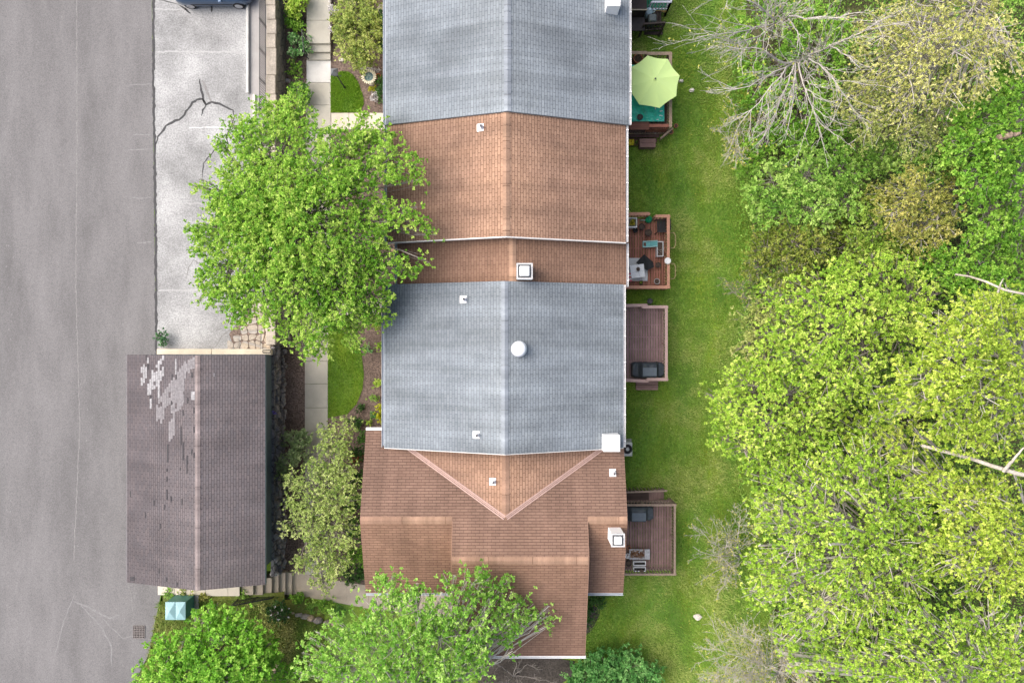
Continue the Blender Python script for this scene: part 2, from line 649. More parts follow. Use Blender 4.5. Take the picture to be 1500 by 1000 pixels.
def blob(mb, c, rx, ry, rz, seed=0, n=10, m=6, rough=.18):
    """rough stone"""
    rings = []
    for i in range(1, m):
        ph = math.pi * i / m - math.pi / 2
        ring = []
        for j in range(n):
            th = 2 * math.pi * j / n
            d = Vector((math.cos(ph) * math.cos(th), math.cos(ph) * math.sin(th), math.sin(ph)))
            k = 1 + rough * mnoise.noise(d * 1.7 + Vector((seed * 3.7, seed * 1.3, seed)))* 2
            ring.append((c[0] + d.x * rx * k, c[1] + d.y * ry * k, c[2] + d.z * rz * k))
        rings.append(ring)
    mb.loft(rings, cap=True, smooth=False)
    return mb

# ================================================================ palette
ROAD = surface('road_asphalt', (.168, .164, .163), .36, 20, .2, .55, (1.3, .35, 1))
LOTM = surface('lot_concrete', (.315, .318, .314), .44, 13, .36, .42, (1, 1, 1))
CONC = surface('path_concrete', (.43, .41, .35), .14, 45, .14, .8)
CONCW = surface('pale_path_concrete', (.54, .50, .42), .12, 45, .1, .9)
CONCG = surface('walk_concrete', (.36, .345, .33), .2, 40, .15, .7)
CRACK = plain('crack_filler', (.05, .05, .052), .3, 8, .7)
CRACKL = plain('faint_crack', (.21, .205, .2), .3, 8, .8)
WHITEL = plain('worn_white_line', (.6, .6, .59), .3, 14, .8)
FAINTL = plain('faint_line', (.37, .37, .366), .2, 14, .8)
FAINTR = plain('faint_joint', (.21, .207, .206), .25, 14, .8)
MULCH = surface('bark_mulch', (.15, .112, .092), .85, 11, .35, .8, bump=1.0)
DIRT = surface('forest_soil', (.09, .09, .042), .6, 9, .4, .7, bump=1.0)


def grassx(t, col):
    p = t.noise(t.coord('Object', (1, .35, 1)), .5, 5, .65)
    return t.mix(t.ramp(p, [(.4, 0.0), (.7, 1.0)]), col, t.mix(1.0, col, (1.5, 1.12, .7), 'MULTIPLY'))


TURF = surface('turf', (.1, .19, .025), .5, 22, .3, .5, (1, .5, 1), bump=.8, extra=grassx)
GRASSM = leafmat('grass_blade', (.11, .28, .03), (.25, .435, .06), (.48, .56, .17), .25)
GRASSB = leafmat('bright_grass_blade', (.075, .2, .012), (.15, .33, .02), (.25, .42, .04), .25)
SLOPEM = leafmat('slope_grass_blade', (.08, .2, .025), (.19, .33, .05), (.42, .42, .15), .25)
WHITE = plain('white_metal', (.8, .8, .8), .04, 5, .45, .05, .4)
GUT = plain('gutter_metal', (.42, .46, .5), .12, 5, .4, .05, .5)
FASC = plain('white_fascia', (.72, .7, .67), .1, 4, .5, .05)
DARKM = plain('black_metal', (.02, .02, .022), .2, 10, .45, .05, .5)
CAPD = plain('dark_cap_metal', (.07, .075, .08), .2, 10, .4, .05, .5)
PINKM = plain('valley_flashing', (.42, .29, .25), .14, 6, .6, .1)
TEAL = siding('teal_siding', (.105, .14, .155), .16)
BEIGE = siding('beige_siding', (.5, .44, .36), .18)

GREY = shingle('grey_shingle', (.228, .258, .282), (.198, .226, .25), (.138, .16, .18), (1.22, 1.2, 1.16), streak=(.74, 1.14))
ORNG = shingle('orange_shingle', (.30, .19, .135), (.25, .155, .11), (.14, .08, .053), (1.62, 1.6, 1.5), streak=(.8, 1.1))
ORNGB = shingle('brown_shingle', (.25, .153, .108), (.21, .127, .09), (.14, .084, .06), (1.2, 1.18, 1.12), streak=(.84, 1.08))
ORNGD = shingle('russet_shingle', (.225, .143, .107), (.192, .12, .09), (.125, .077, .058), (1.2, 1.18, 1.14), streak=(.84, 1.08))
GAR = shingle('weathered_shingle', (.132, .114, .117), (.11, .1, .106), (.07, .061, .064), (1.3, 1.3, 1.28), streak=(.86, 1.1), row=.125, width=.34)
CAPG = shingle('grey_ridge_cap', (.27, .3, .33), (.245, .272, .305), (.2, .21, .22), row=.2, width=2.0)
CAPO = shingle('orange_ridge_cap', (.35, .225, .155), (.32, .2, .14), (.17, .095, .06), row=.2, width=2.0)
CAPR = shingle('weathered_ridge_cap', (.25, .21, .205), (.22, .185, .18), (.12, .1, .1), row=.2, width=2.0)
BARE1 = plain('bleached_shingle', (.29, .287, .295), .4, 7, .9)
BARE2 = plain('half_bleached_shingle', (.2, .19, .197), .3, 7, .9)
TAR = plain('exposed_roof_felt', (.055, .052, .056), .3, 20, .9)

# ================================================================ world, sun, camera
w = bpy.data.worlds.new('World')
SC.world = w
w.use_nodes = True
nt = w.node_tree
nt.nodes.clear()
sky = nt.nodes.new('ShaderNodeTexSky')
sky.sky_type = 'NISHITA'
sky.sun_disc = False
SUN_DIR = Vector((-.66, .22, .74)).normalized()
sky.sun_elevation = math.asin(SUN_DIR.z)
sky.sun_rotation = math.atan2(SUN_DIR.x, SUN_DIR.y)
sky.air_density = .6
sky.dust_density = 5
sky.ozone_density = .6
bg = nt.nodes.new('ShaderNodeBackground')
bg.inputs[1].default_value = .135
wo = nt.nodes.new('ShaderNodeOutputWorld')
nt.links.new(sky.outputs[0], bg.inputs[0])
nt.links.new(bg.outputs[0], wo.inputs[0])

ld = bpy.data.lights.new('sun', 'SUN')
ld.energy = 1.9
ld.angle = math.radians(84)
ld.color = (1, .97, .93)
so = bpy.data.objects.new('sun', ld)
so.rotation_euler = (-SUN_DIR).to_track_quat('-Z', 'Y').to_euler()
so.location = SUN_DIR * 80
COL.objects.link(so)

cd = bpy.data.cameras.new('camera')
cd.sensor_width = 36
cd.lens = 24
cd.clip_end = 900
co = bpy.data.objects.new('camera', cd)
co.location = (0, 0, H)
COL.objects.link(co)
SC.camera = co
SC.view_settings.view_transform = 'Standard'
SC.view_settings.look = 'None'
SC.view_settings.gamma = 1
SC.view_settings.exposure = .95

# ================================================================ the setting
LAWN = surface('ground_turf', (.13, .235, .04), .5, 22, .3, .5, (1, .5, 1), bump=.8, extra=grassx)
g = MB()
g.face([(-300, -300, -.03), (300, -300, -.03), (300, 300, -.03), (-300, 300, -.03)])
setting('ground', g, LAWN)

xw = -12.97                                   # foot of the retaining walls on the street side
ys = UY(872, LOT)
g = MB()                                            # the raised street terrace
g.prism([(-120, ys), (UX(236, LOT), ys), (UX(351, LOT), ys), (UX(351, LOT), UY(846, LOT)), (UX(386, LOT), UY(846, LOT)), (UX(386, LOT), UY(836, LOT)), (xw, UY(836, LOT)), (xw, 90), (-120, 90)], -.5, LOT - .02)
g.prism([(-120, ys), (-120, -90), (UX(170, LOT), -90), (UX(196, LOT), UY(1000, LOT)), (UX(217, LOT), UY(960, LOT)), (UX(236, LOT), ys)], -.5, LOT - .02)
setting('terrain', g, TURF)

g = MB()
g.face([(-27.6, -85, LOT - .016), (UX(168, LOT), -85, LOT - .016), (*U(196, 1000, LOT)[:2], LOT - .016), (*U(217, 960, LOT)[:2], LOT - .016), (*U(235, 872, LOT)[:2], LOT - .016),
        (*U(235, 520, LOT)[:2], LOT - .016), (*U(228, 515, LOT)[:2], LOT - .016), (*U(222, 0, LOT)[:2], LOT - .016), (UX(220, LOT), 85, LOT - .016), (-27.6, 85, LOT - .016)])
setting('road', g, ROAD)


def strip(mb, pts, wid, z, taper=True):
    """a thin ragged line lying on the pavement"""
    P = [Vector((*U(p[0], p[1], z)[:2], z)) for p in pts]
    Q = []
    for a, b in zip(P[:-1], P[1:]):
        n = max(2, int((b - a).length / .18))
        for i in range(n):
            q = a.lerp(b, i / n)
            s = min(.03, wid * .5)
            Q.append(q + Vector((random.uniform(-s, s), random.uniform(-s, s), 0)))
    Q.append(P[-1])
    L, R = [], []
    for i, q in enumerate(Q):
        d = (Q[min(i + 1, len(Q) - 1)] - Q[max(i - 1, 0)]).normalized()
        n = Vector((-d.y, d.x, 0))
        e = 1 if not taper else min(1, .35 + min(i, len(Q) - 1 - i) * .25)
        h = wid * .5 * e * random.uniform(.75, 1.25)
        L.append(q + n * h)
        R.append(q - n * h)
    for i in range(len(Q) - 1):
        mb.face([R[i], R[i + 1], L[i + 1], L[i]])


g = MB()
zl = LOT - .008
g.face([(*U(222.5, -300, LOT)[:2], zl), (*U(391, -300, LOT)[:2], zl), (*U(400, 512, LOT)[:2], zl), (*U(229, 514, LOT)[:2], zl), (*U(225.5, 200, LOT)[:2], zl), (*U(222.5, 0, LOT)[:2], zl)])
setting('parking_lot', g, LOTM)
g = MB()                                            # tar-filled cracks
zc = LOT - .004
strip(g, [(227, 214), (232, 200), (243, 184), (262, 175), (270, 168), (282, 151), (289, 147), (296, 145), (302, 153), (311, 150), (321, 152), (332, 157), (341, 162), (344, 172)], .11, zc)
strip(g, [(292, 115), (295, 132), (298, 146), (302, 153)], .11, zc)
strip(g, [(302, 153), (297, 162), (295, 170)], .11, zc)
strip(g, [(344, 172), (338, 185), (331, 203), (336, 213)], .08, zc)
strip(g, [(262, 8), (272, 14), (279, 20)], .13, zc)
strip(g, [(309, 3), (310, 18)], .13, zc)
strip(g, [(228, -2), (245, 3), (262, 7)], .05, zc)
strip(g, [(225.5, -20), (224.5, 120), (226.2, 200), (228, 330), (228.6, 420), (229.3, 515)], .14, zc, False)
strip(g, [(331, 203), (312, 222), (298, 240), (296, 262)], .06, zc)
strip(g, [(229, 515), (229, 520), (240, 521)], .12, zc)
setting('pavement_cracks', g, CRACK)
g = MB()
strip(g, [(296, 117), (303, 135), (310, 149)], .16, zc - .001)
strip(g, [(300, 395), (284, 380), (276, 392), (272, 410)], .05, zc)
strip(g, [(360, 470), (345, 478), (325, 492), (316, 508)], .05, zc)
strip(g, [(345, 452), (338, 470), (318, 480)], .05, zc)
strip(g, [(340, 160), (352, 175), (350, 200)], .05, zc)
strip(g, [(112, -10), (113, 200), (111, 420), (117, 620), (108, 820)], .05, LOT - .012, False)
strip(g, [(196, 905), (192, 870), (186, 845)], .03, LOT - .011)
setting('faint_cracks', g, CRACKL)
g = MB()
strip(g, [(277, 187), (333, 187)], .055, zc, False)
setting('parking_line', g, WHITEL)
g = MB()
strip(g, [(229, 76), (362, 76)], .09, zc, False)
strip(g, [(232, 425), (296, 425)], .08, zc, False)
strip(g, [(232, 298), (300, 298)], .05, zc, False)
strip(g, [(226, 14), (360, 14)], .06, zc, False)
setting('faint_parking_line', g, FAINTL)
g = MB()
for y, x in ((124, 190), (197, 195), (219, 187), (290, 190), (355, 200)):
    strip(g, [(x, y + .6), (222.5, y - .5)], .06, LOT - .011, False)
strip(g, [(108, 880), (135, 892), (160, 905), (176, 900)], .10, LOT - .011)
strip(g, [(118, 886), (150, 920), (163, 945), (164, 975)], .08, LOT - .011)
strip(g, [(80, 960), (95, 905), (110, 868)], .06, LOT - .011)
strip(g, [(150, 905), (180, 935), (200, 930)], .05, LOT - .011)
for i in range(70):
    x, y = random.uniform(6, 215), random.uniform(0, 1000)
    if i % 2: x = random.gauss(14, 3)
    strip(g, [(x, y), (x + random.uniform(-1.2, 1.2), y + random.uniform(.8, 2.5))], .05, LOT - .0105, False)
setting('road_markings', g, FAINTR)

# paths of concrete panels (each joint is a real gap)
g = MB()


def panels(mb, x0, x1, ys_, z, dx=0.0):
    for a, b in zip(ys_[:-1], ys_[1:]):
        A, B = U(x0, a, z), U(x1, b, z)
        mb.box(A[0], B[0], A[1] - .008, B[1] + .008, z - .25, z + random.uniform(-.004, .004), .008)


panels(g, 449, 483.5, [-60, -15, 30, 64], .45)
panels(g, 449.5, 484, [64.5, 76.5], .30)
panels(g, 449.5, 484, [76.5, 88], .15)
panels(g, 448, 484.5, [121, 154, 191, 228, 264, 300, 336, 372, 408, 444, 482, 529], .03)
panels(g, 446.5, 480, [529, 562, 597, 632, 668, 704, 740, 776, 812, 842], .03)
setting('footpath', g, CONC)
g = MB()
panels(g, 449, 484.5, [88, 121], .035)
setting('pale_path_panel', g, surface('scrubbed_concrete', (.6, .59, .56), .1, 40, .16, 1.2))
g = MB()
for a, b in ((485, 511), (511, 537), (537, 574)):
    A, B = U(a, 165.5, .03), U(b, 190, .03)
    g.box(A[0] + .008, B[0] - .008, A[1], B[1], -.2, .03, .008)
for a, b in ((481, 527), (527, 545), (545, 574)):
    A, B = U(a, 437, .03), U(b, 462, .03)
    g.box(A[0] + .008, B[0] - .008, A[1], B[1], -.2, .03, .008)
A = U(553, 6, .3); B = U(575, 30, .3)
g.box(A[0], B[0], A[1], B[1], 0, .3, .01)
setting('entrance_path', g, CONCW)
# lower path from the steps round the end house
g = MB()
top_ = [(428, 836), (470, 846), (508, 852), (540, 857), (600, 862), (645, 868), (700, 868)]
bot_ = [(428, 871), (470, 878), (508, 885), (540, 891), (600, 897), (645, 902), (700, 902)]
for i in range(len(top_) - 1):
    q = [U(*bot_[i], .03), U(*bot_[i + 1], .03), U(*top_[i + 1], .03), U(*top_[i], .03)]
    c = [sum(p[k] for p in q) / 4 for k in range(3)]
    q = [(p[0] + (c[0] - p[0]) * .006, p[1] + (c[1] - p[1]) * .006, .032) for p in q]
    g.hexa([(p[0], p[1], -.2) for p in q], q)
setting('lower_path', g, surface('buff_concrete', (.40, .35, .285), .14, 40, .14, .9))

# walk along the garage's near gable, then the flight of steps down to the house level
g = MB()
for a, b in ((231, 256), (256, 279), (279, 301), (301, 334), (334, 351)):
    A, B = U(a, 845, LOT), U(b, 871 if a < 300 else 872.5, LOT)
    g.box(A[0] + .006, B[0] - .006, A[1], B[1], .6, LOT + .004, .008)
setting('terrace_walk', g, CONCW)
t = thing('flight_of_steps', 'seven weathered concrete steps going down beside the brown shingled garage', 'steps', U(390, 855, 0))
xs = [351, 371, 385, 398, 408, 417.8, 427.5, 429]
sc_ = surface('step_concrete', (.40, .355, .29), .14, 40, .2, 1.0)
for i in range(7):
    z = LOT - .175 * (i + 1)
    x0 = UX(351, LOT) if i == 0 else XL
    x1 = UX(xs[i + 1], z) if i < 6 else UX(430, 0)
    XL = x1
    if i == 6: break
    m = MB()
    m.box(x0 + .004, x1, UY(838 if i > 2 else 846, z), UY(871, z), -.1, z, .012)
    part('step', m, sc_, t)

# garden beds
g = MB()
g.box(UX(412, 0), UX(449, .0), UY(850, 0), UY(-40, 0), -.1, .012)
setting('left_planting_bed', g, MULCH)
g = MB()
g.box(UX(480, 0), UX(578, 0), UY(868, 0), UY(-40, 0), -.1, .010)
setting('right_planting_bed', g, MULCH)

# D-shaped lawn patches
patchA = [U(*p, .02)[:2] for p in [(484.5, 165), (527, 165), (533, 152), (531, 138), (524, 120), (517, 110), (510, 105), (500, 105), (490, 108), (484.5, 112)]]
patchB = [U(*p, .02)[:2] for p in [(480.5, 612), (509, 606), (522, 592), (531, 570), (533, 548), (530, 520), (522, 490), (512, 462), (480.5, 462)]]
g = MB()
g.prism(list(patchA), -.05, .03)
g.prism(list(patchB), -.05, .03)
setting('front_lawn', g, TURF)

# the sloping bank south of the steps
def bank_z(x, y):
    x = np.asarray(x, float)
    return np.interp(x, [UX(236, LOT), UX(300, LOT), UX(405, .6), UX(450, .1), UX(470, 0)], [LOT - .05, LOT - .1, .75, .1, -.01])


V, F = [], []
nx, ny = 40, 60
gx = np.linspace(UX(196, LOT), UX(475, 0), nx)
gy = np.linspace(UY(872.5, LOT), -42, ny)
for j in range(ny):
    for i in range(nx):
        x, y = gx[i], gy[j]
        xx = x
        bump_ = .05 * mnoise.noise((x * .8, y * .8, 0))
        V.append((xx, y, float(bank_z(x, y)) + bump_))
for j in range(ny - 1):
    for i in range(nx - 1):
        a = j * nx + i
        V0 = V[a]
        F.append((a, a + nx, a + nx + 1, a + 1))
me = bpy.data.meshes.new('bank')
me.from_pydata(V, [], F)
# keep the street clear: drop faces west of the kerb line
edge = [(U(236, 872, LOT)[0], U(236, 872, LOT)[1]), (U(217, 960, LOT)[0], U(217, 960, LOT)[1]), (U(196, 1000, LOT)[0], U(196, 1000, LOT)[1]), (UX(196, LOT), -42)]
import bmesh
bm = bmesh.new()
bm.from_mesh(me)
kill = [f for f in bm.faces if f.calc_center_median().x < np.interp(-f.calc_center_median().y, [-p[1] for p in edge], [p[0] for p in edge]) + .05
        or (f.calc_center_median().x > UX(424, 0) and f.calc_center_median().y > np.interp(f.calc_center_median().x, [UX(424, 0), UX(470, 0), UX(508, 0)], [UY(874, 0), UY(882, 0), UY(889, 0)]))]
bmesh.ops.delete(bm, geom=kill, context='FACES')
bm.to_mesh(me)
bm.free()
setting('bank', me, surface('bank_soil', (.11, .15, .04), .5, 12, .5, .6, bump=.9, extra=grassx))

# woodland floor
g = MB()
wood = [(1092, -60), (1095, 120), (1100, 300), (1108, 420), (1105, 520), (1092, 640), (1112, 720), (1125, 850), (1145, 940), (1125, 1080), (2600, 1080), (2600, -60)]
g.prism([U(*p, 0)[:2] for p in wood], -.2, -.005)
setting('woodland_floor', g, DIRT)
# bare earth behind the end house
g = MB()
g.prism([U(*p, 0)[:2] for p in [(700, 955), (780, 958), (842, 968), (838, 990), (800, 1015), (700, 1030)]], -.2, .012)
g.prism([U(*p, 0)[:2] for p in [(850, 888), (880, 888), (878, 900), (866, 925), (850, 935)]], -.2, .012)
setting('bare_earth', g, surface('dark_earth', (.07, .06, .05), .7, 10, .4, .8, bump=1.0))

# flagstones in the corner of the lot
g = MB()
fx0, fx1, fy0, fy1 = UX(330, LOT), UX(402, LOT), UY(511, LOT), UY(448, LOT)
rng = rng_for('flags')
cell = .42
nxf, nyf = int((fx1 - fx0) / cell) + 1, int((fy1 - fy0) / cell) + 1
J = {(i, j): (fx0 + (i + rng.uniform(-.33, .33)) * cell, fy0 + (j + rng.uniform(-.33, .33)) * cell) for i in range(nxf + 1) for j in range(nyf + 1)}
tint = []
for i in range(nxf):
    for j in range(nyf):
        q = [J[i, j], J[i + 1, j], J[i + 1, j + 1], J[i, j + 1]]
        cx_, cy_ = sum(p[0] for p in q) / 4, sum(p[1] for p in q) / 4
        if (cx_ - fx0) + (cy_ - fy0) * -.55 < .25 * rng.random() or cx_ > UX(400, LOT): continue
        pts = []
        for k in range(4):
            a, b_ = q[k], q[(k + 1) % 4]
            for s in (.2, .8):
                x, y = a[0] + (b_[0] - a[0]) * s, a[1] + (b_[1] - a[1]) * s
                pts.append((cx_ + (x - cx_) * .9, cy_ + (y - cy_) * .9))
        g.prism(pts, LOT - .05, LOT + rng.uniform(.008, .03))
b_ = MB()
b_.face([(fx0 + .5, fy0, LOT - .005), (UX(401, LOT), fy0, LOT - .005), (UX(401, LOT), fy1, LOT - .005), (fx0 + 1.3, fy1, LOT - .005), (fx0 + .2, fy0 + .8, LOT - .005)])
setting('paving_bed', b_, MULCH)
setting('flagstone_paving', g, rubble('flagstone', (.5, .41, .3), (.33, .325, .315), (.36, .34, .31), .9))

# low wall cap north of the garage
t = thing('low_wall', 'low buff concrete wall running along the far gable of the brown garage', 'wall', U(312, 515, LOT))
m = MB()
m.box(UX(229.5, LOT + .3), UX(309.6, LOT + .3), UY(519.8, LOT), UY(511, LOT + .3), LOT - .1, LOT + .3, .02)
m.box(UX(310, LOT + .3), UX(397, LOT + .3), UY(519.8, LOT), UY(511, LOT + .3), LOT - .1, LOT + .3, .02)
part('coping', m, surface('buff_coping', (.6, .53, .41), .16, 26, .16, 1.0), t)
m = MB()
for yy in (512.5, 516.5):
    m.tube([U(385, yy, LOT + .42), U(396, yy, LOT + .42)], .02, 6)
for xx in (385, 396):
    m.tube([U(xx, 512.5, LOT + .42), U(xx, 516.5, LOT + .42)], .02, 6)
    m.tube([U(xx, 514.5, LOT + .42), U(xx, 514.5, LOT + .2)], .02, 6)
part('handrail', m, DARKM, t)

# ================================================================ retaining walls, kerbs, fence
STONE = rubble('fieldstone', (.34, .31, .27), (.2, .19, .185), (.13, .12, .11), 2.6)
STONET = surface('mortar_cap', (.45, .40, .33), .35, 16, .22, 1.2, bump=.8)
t = thing('retaining_wall', 'fieldstone retaining wall with a pale mortar top below the black railing', 'wall', (-12.8, 14, 0))
m = MB()
m.box(-13.03, -12.6, UY(505, .6), 40, -.3, 1.66)
part('wall', m, STONE, t)
m = MB()
y = UY(505, .6)
while y < 40:
    l = random.uniform(.7, 1.5)
    m.box(-13.08 + random.uniform(-.02, .02), -12.56 + random.uniform(-.03, .03), y + .008, y + l - .008, 1.66, 1.72 + random.uniform(-.015, .02), .03)
    y += l
part('wall_cap', m, STONET, t)

t = thing('rubble_wall', 'dark rubble wall under the garage along the bare flower bed', 'wall', (-12.75, -6, 0))
m = MB()
m.box(-12.97, -12.78, UY(838, .6), UY(507, .6), -.2, LOT + .04)
part('wall', m, rubble('dark_fieldstone', (.26, .25, .25), (.15, .15, .155), (.075, .07, .07), 2.4), t)
m = MB()
rng = rng_for('rubble')
y = UY(836, .6)
k = 0
while y < UY(508, .6):
    blob(m, (-12.74 + rng.uniform(-.07, .07), y, .55 + rng.uniform(0, .6)), rng.uniform(.12, .2), rng.uniform(.14, .26), rng.uniform(.14, .28), k, 9, 5)
    blob(m, (-12.68 + rng.uniform(-.07, .06), y + .1, .1 + rng.uniform(0, .2)), rng.uniform(.12, .2), rng.uniform(.14, .24), rng.uniform(.12, .2), k + 500, 9, 5)
    y += rng.uniform(.2, .36)
    k += 1
part('rubble_stones', m, rubble('rubble_face', (.3, .285, .27), (.16, .16, .165), (.12, .11, .1), 1.3), t)

m = MB()
m.box(UX(362.5, LOT), UX(366.3, LOT), UY(138, LOT), UY(-60, LOT), LOT - .03, LOT + .2, .03)
solo('kerb', m, surface('kerb_concrete', (.5, .5, .47), .2, 30, .15, 1.2), 'long pale concrete kerb between the parking lot and the railing', 'kerb', U(364, 60, LOT))
m = MB()
m.box(UX(371.5, LOT), UX(375.5, LOT), UY(176, LOT), UY(139, LOT), LOT - .03, LOT + .14, .03)
solo('kerb', m, surface('kerb_concrete2', (.55, .53, .47), .2, 30, .15, 1.2), 'short pale kerb block half hidden by the big green tree', 'kerb', U(373, 157, LOT))
m = MB()
m.box(UX(367, LOT), -13.1, UY(300, LOT), UY(-60, LOT), LOT - .05, LOT + .035)
setting('sidewalk', m, CONCG)

t = thing('railing', 'long black metal railing along the top of the stone retaining wall', 'railing', (-13.2, 15, LOT))
m = MB()
yA, yB = UY(160, LOT + .9), 22
for z in (LOT + .18, LOT + 1.05):
    m.bar((-13.2, yA, z), (-13.2, yB, z), .035)
part('rail', m, DARKM, t)
y = yA
n = 0
bars = MB()
while y < yB:
    if n % 12 == 0:
        p = MB()
        p.bar((-13.2, y, LOT), (-13.2, y, LOT + 1.12), .06)
        part('post', p, DARKM, t)
    else:
        bars.bar((-13.2, y, LOT + .18), (-13.2, y, LOT + 1.05), .032)
    y += .13
    n += 1
part('balusters', bars, DARKM, t)

# rail beside the upper steps
t = thing('handrail', 'short black handrail beside the concrete steps and the round bush', 'railing', U(449, 75, .2))
m = MB()
x = UX(448, .6)
m.bar((x, UY(54, .5), 1.35), (x, UY(86, .2), .95), .045)
m.bar((x, UY(54, .5), .75), (x, UY(86, .2), .35), .03)
part('rail', m, DARKM, t)
for i in range(8):
    f = i / 7
    yy = UY(54, .5) * (1 - f) + UY(86, .2) * f
    m = MB()
    m.bar((x, yy, .45 - .4 * f), (x, yy, 1.35 - .4 * f), .05 if i in (0, 7) else .025)
    part('post' if i in (0, 7) else 'baluster', m, DARKM, t)

# rail beside the long flight of steps
t = thing('handrail', 'black metal railing along the flight of steps above the flowering bush', 'railing', U(390, 878, .6))
m = MB()
y = UY(873.5, .8)
pa, pb = Vector((UX(348, LOT + 0), y, LOT + .85)), Vector((UX(405, .3), y, 1.0))
m.bar(pa, pb, .05)
m.bar(pa - Vector((0, 0, .65)), pb - Vector((0, 0, .65)), .035)
part('rail', m, DARKM, t)
for i in range(19):
    f = i / 18
    q = pa.lerp(pb, f)
    m = MB()
    m.bar(q - Vector((0, 0, .95 if i % 9 == 0 else .65)), q, .05 if i % 9 == 0 else .026)
    part('post' if i % 9 == 0 else 'baluster', m, DARKM, t)
m = MB()
m.prism([U(*p, .35)[:2] for p in [(352, 873), (428, 873), (424, 880), (405, 882), (352, 879)]], -.2, .2)
setting('drain_channel', m, DIRT)
# low boulder wall curving under that railing
t = thing('boulder_wall', 'low curved wall of tan boulders below the flight of steps', 'wall', U(420, 895, .3))
rng = rng_for('boulders')
line = [(374, 884), (386, 882), (396, 882), (408, 880), (414, 886), (419, 892), (426, 896), (436, 899), (446, 902), (455, 905), (466, 908), (480, 911), (492, 913)]
for i, p in enumerate(line):
    m = MB()
    z = max(.12, .62 - i * .06)
    c = U(*p, z)
    blob(m, c, rng.uniform(.2, .32), rng.uniform(.13, .2), rng.uniform(.15, .25), i + 40, 10, 6)
    part('boulder', m, surface('boulder_%d' % (i % 3), [(.36, .28, .19), (.26, .23, .2), (.3, .26, .22)][i % 3], .35, 10, .3, 2, bump=.8) if i < 3 else bpy.data.materials['boulder_%d' % (i % 3)], t)

# ================================================================ houses
S3 = 1 / 3.0


def ns_roof(mb, xl, xr, xc, zr, s, y0, y1, th=.14):
    """gable roof with its ridge along y; UV in metres"""
    k = math.sqrt(1 + s * s)
    segs = 1
    for (xe, sg) in ((xl, -1), (xr, 1)):
        ze = zr - abs(xe - xc) * s
        L = abs(xe - xc) * k
        a, b, c, d = (xc, y0, zr), (xe, y0, ze), (xe, y1, ze), (xc, y1, zr)
        q = [a, d, c, b] if sg < 0 else [a, b, c, d]
        uvm = {a: (y0, 0), b: (y0, L), c: (y1, L), d: (y1, 0)}
        mb.face(q, [uvm[p] for p in q])
        lo = lambda p: (p[0], p[1], p[2] - th)
        mb.face([lo(p) for p in reversed(q)])
        for e0, e1 in ((a, b), (b, c), (c, d)):
            f = [e0, e1, lo(e1), lo(e0)]
            mb.face(f if sg < 0 else f[::-1], [(0, 0), (.1, 0), (.1, .1), (0, .1)])


def ridge_cap_ns(mb, xc, zr, s, y0, y1, wd=.16):
    y = y0
    l = .26
    i = 0
    while y < y1 - .02:
        e = min(y + l, y1)
        lift = .012 + .008 * (i % 2)
        for sg in (-1, 1):
            x = xc + sg * wd
            z = zr - wd * s
            q = [(xc, y, zr + lift + .012), (x, y, z + lift + .012), (x, e, z + lift), (xc, e, zr + lift)]
            if sg < 0: q = q[::-1]
            mb.face(q, [(p[1] + .07, .03 + abs(p[0] - xc) * .2) for p in q])
            f = [(xc, y, zr + lift + .012), (xc, y, zr), (x, y, z), (x, y, z + lift + .012)]
            mb.face(f if sg > 0 else f[::-1])
        y = e
        i += 1


def ns_walls(mb, xl, xr, xc, zr, s, y0, y1, z0=-.3, inset=.38):
    x0, x1 = xl + inset, xr - inset
    zz = lambda x: zr - abs(x - xc) * s - .16
    ring = lambda y: [(x0, y, z0), (x1, y, z0), (x1, y, zz(x1)), (xc, y, zz(xc)), (x0, y, zz(x0))]
    mb.loft([ring(y1), ring(y0)], cap=True)


def gutter_y(root, x, z, y0, y1, side, mat, w=.11, hangers=True):
    """eaves gutter along y: an open trough"""
    m = MB()
    xo = x + side * w
    m.box(x + side * .005, xo, y0, y1, z - .125, z - .10)
    m.box(xo - side * .022, xo, y0, y1, z - .10, z - .012)
    m.box(x + side * .005, x + side * .025, y0, y1, z - .10, z - .02)
    g_ = part('gutter', m, mat, root)
    if hangers:
        y = y0 + .3
        while y < min(y1, 16.5):
            h = MB()
            h.box(x + side * .026, xo + side * .012, y - .022, y + .022, z - .03, z - .006)
            part('gutter_bracket', h, WHITE, g_)
            y += 1.25
    return g_


def vent_pipe(root, px, py, zf, h=.32, turn=1):
    """white flashing boot with a dark-mouthed pipe; zf(x,y) gives the roof height"""
    z = 6.8
    for _ in range(6):
        x, y, _z = U(px, py, z)
        z = zf(x, y)
    m = MB()
    d = .17
    q = [(x - d, y - d), (x + d * .8, y - d), (x + d * .8, y + d), (x - d, y + d)]
    m.hexa([(a, b, zf(a, b) - .02) for a, b in q], [(a, b, zf(a, b) + .014) for a, b in q])
    m.lathe((x + .03, y), [(.13, z + .0), (.10, z + .09), (.07, z + .12)], 12)
    v = part('vent_flashing', m, WHITE, root)
    m = MB()
    m.lathe((x + .03, y), [(.058, z), (.058, z + h), (.044, z + h), (.044, z + h - .1)], 12, cap=False)
    m.lathe((x + .03, y), [(.045, z + h - .1), (.001, z + h - .1)], 12, cap=False)
    part('vent_pipe', m, plain('vent_grey', (.3, .3, .31), .2, 10, .5), v)


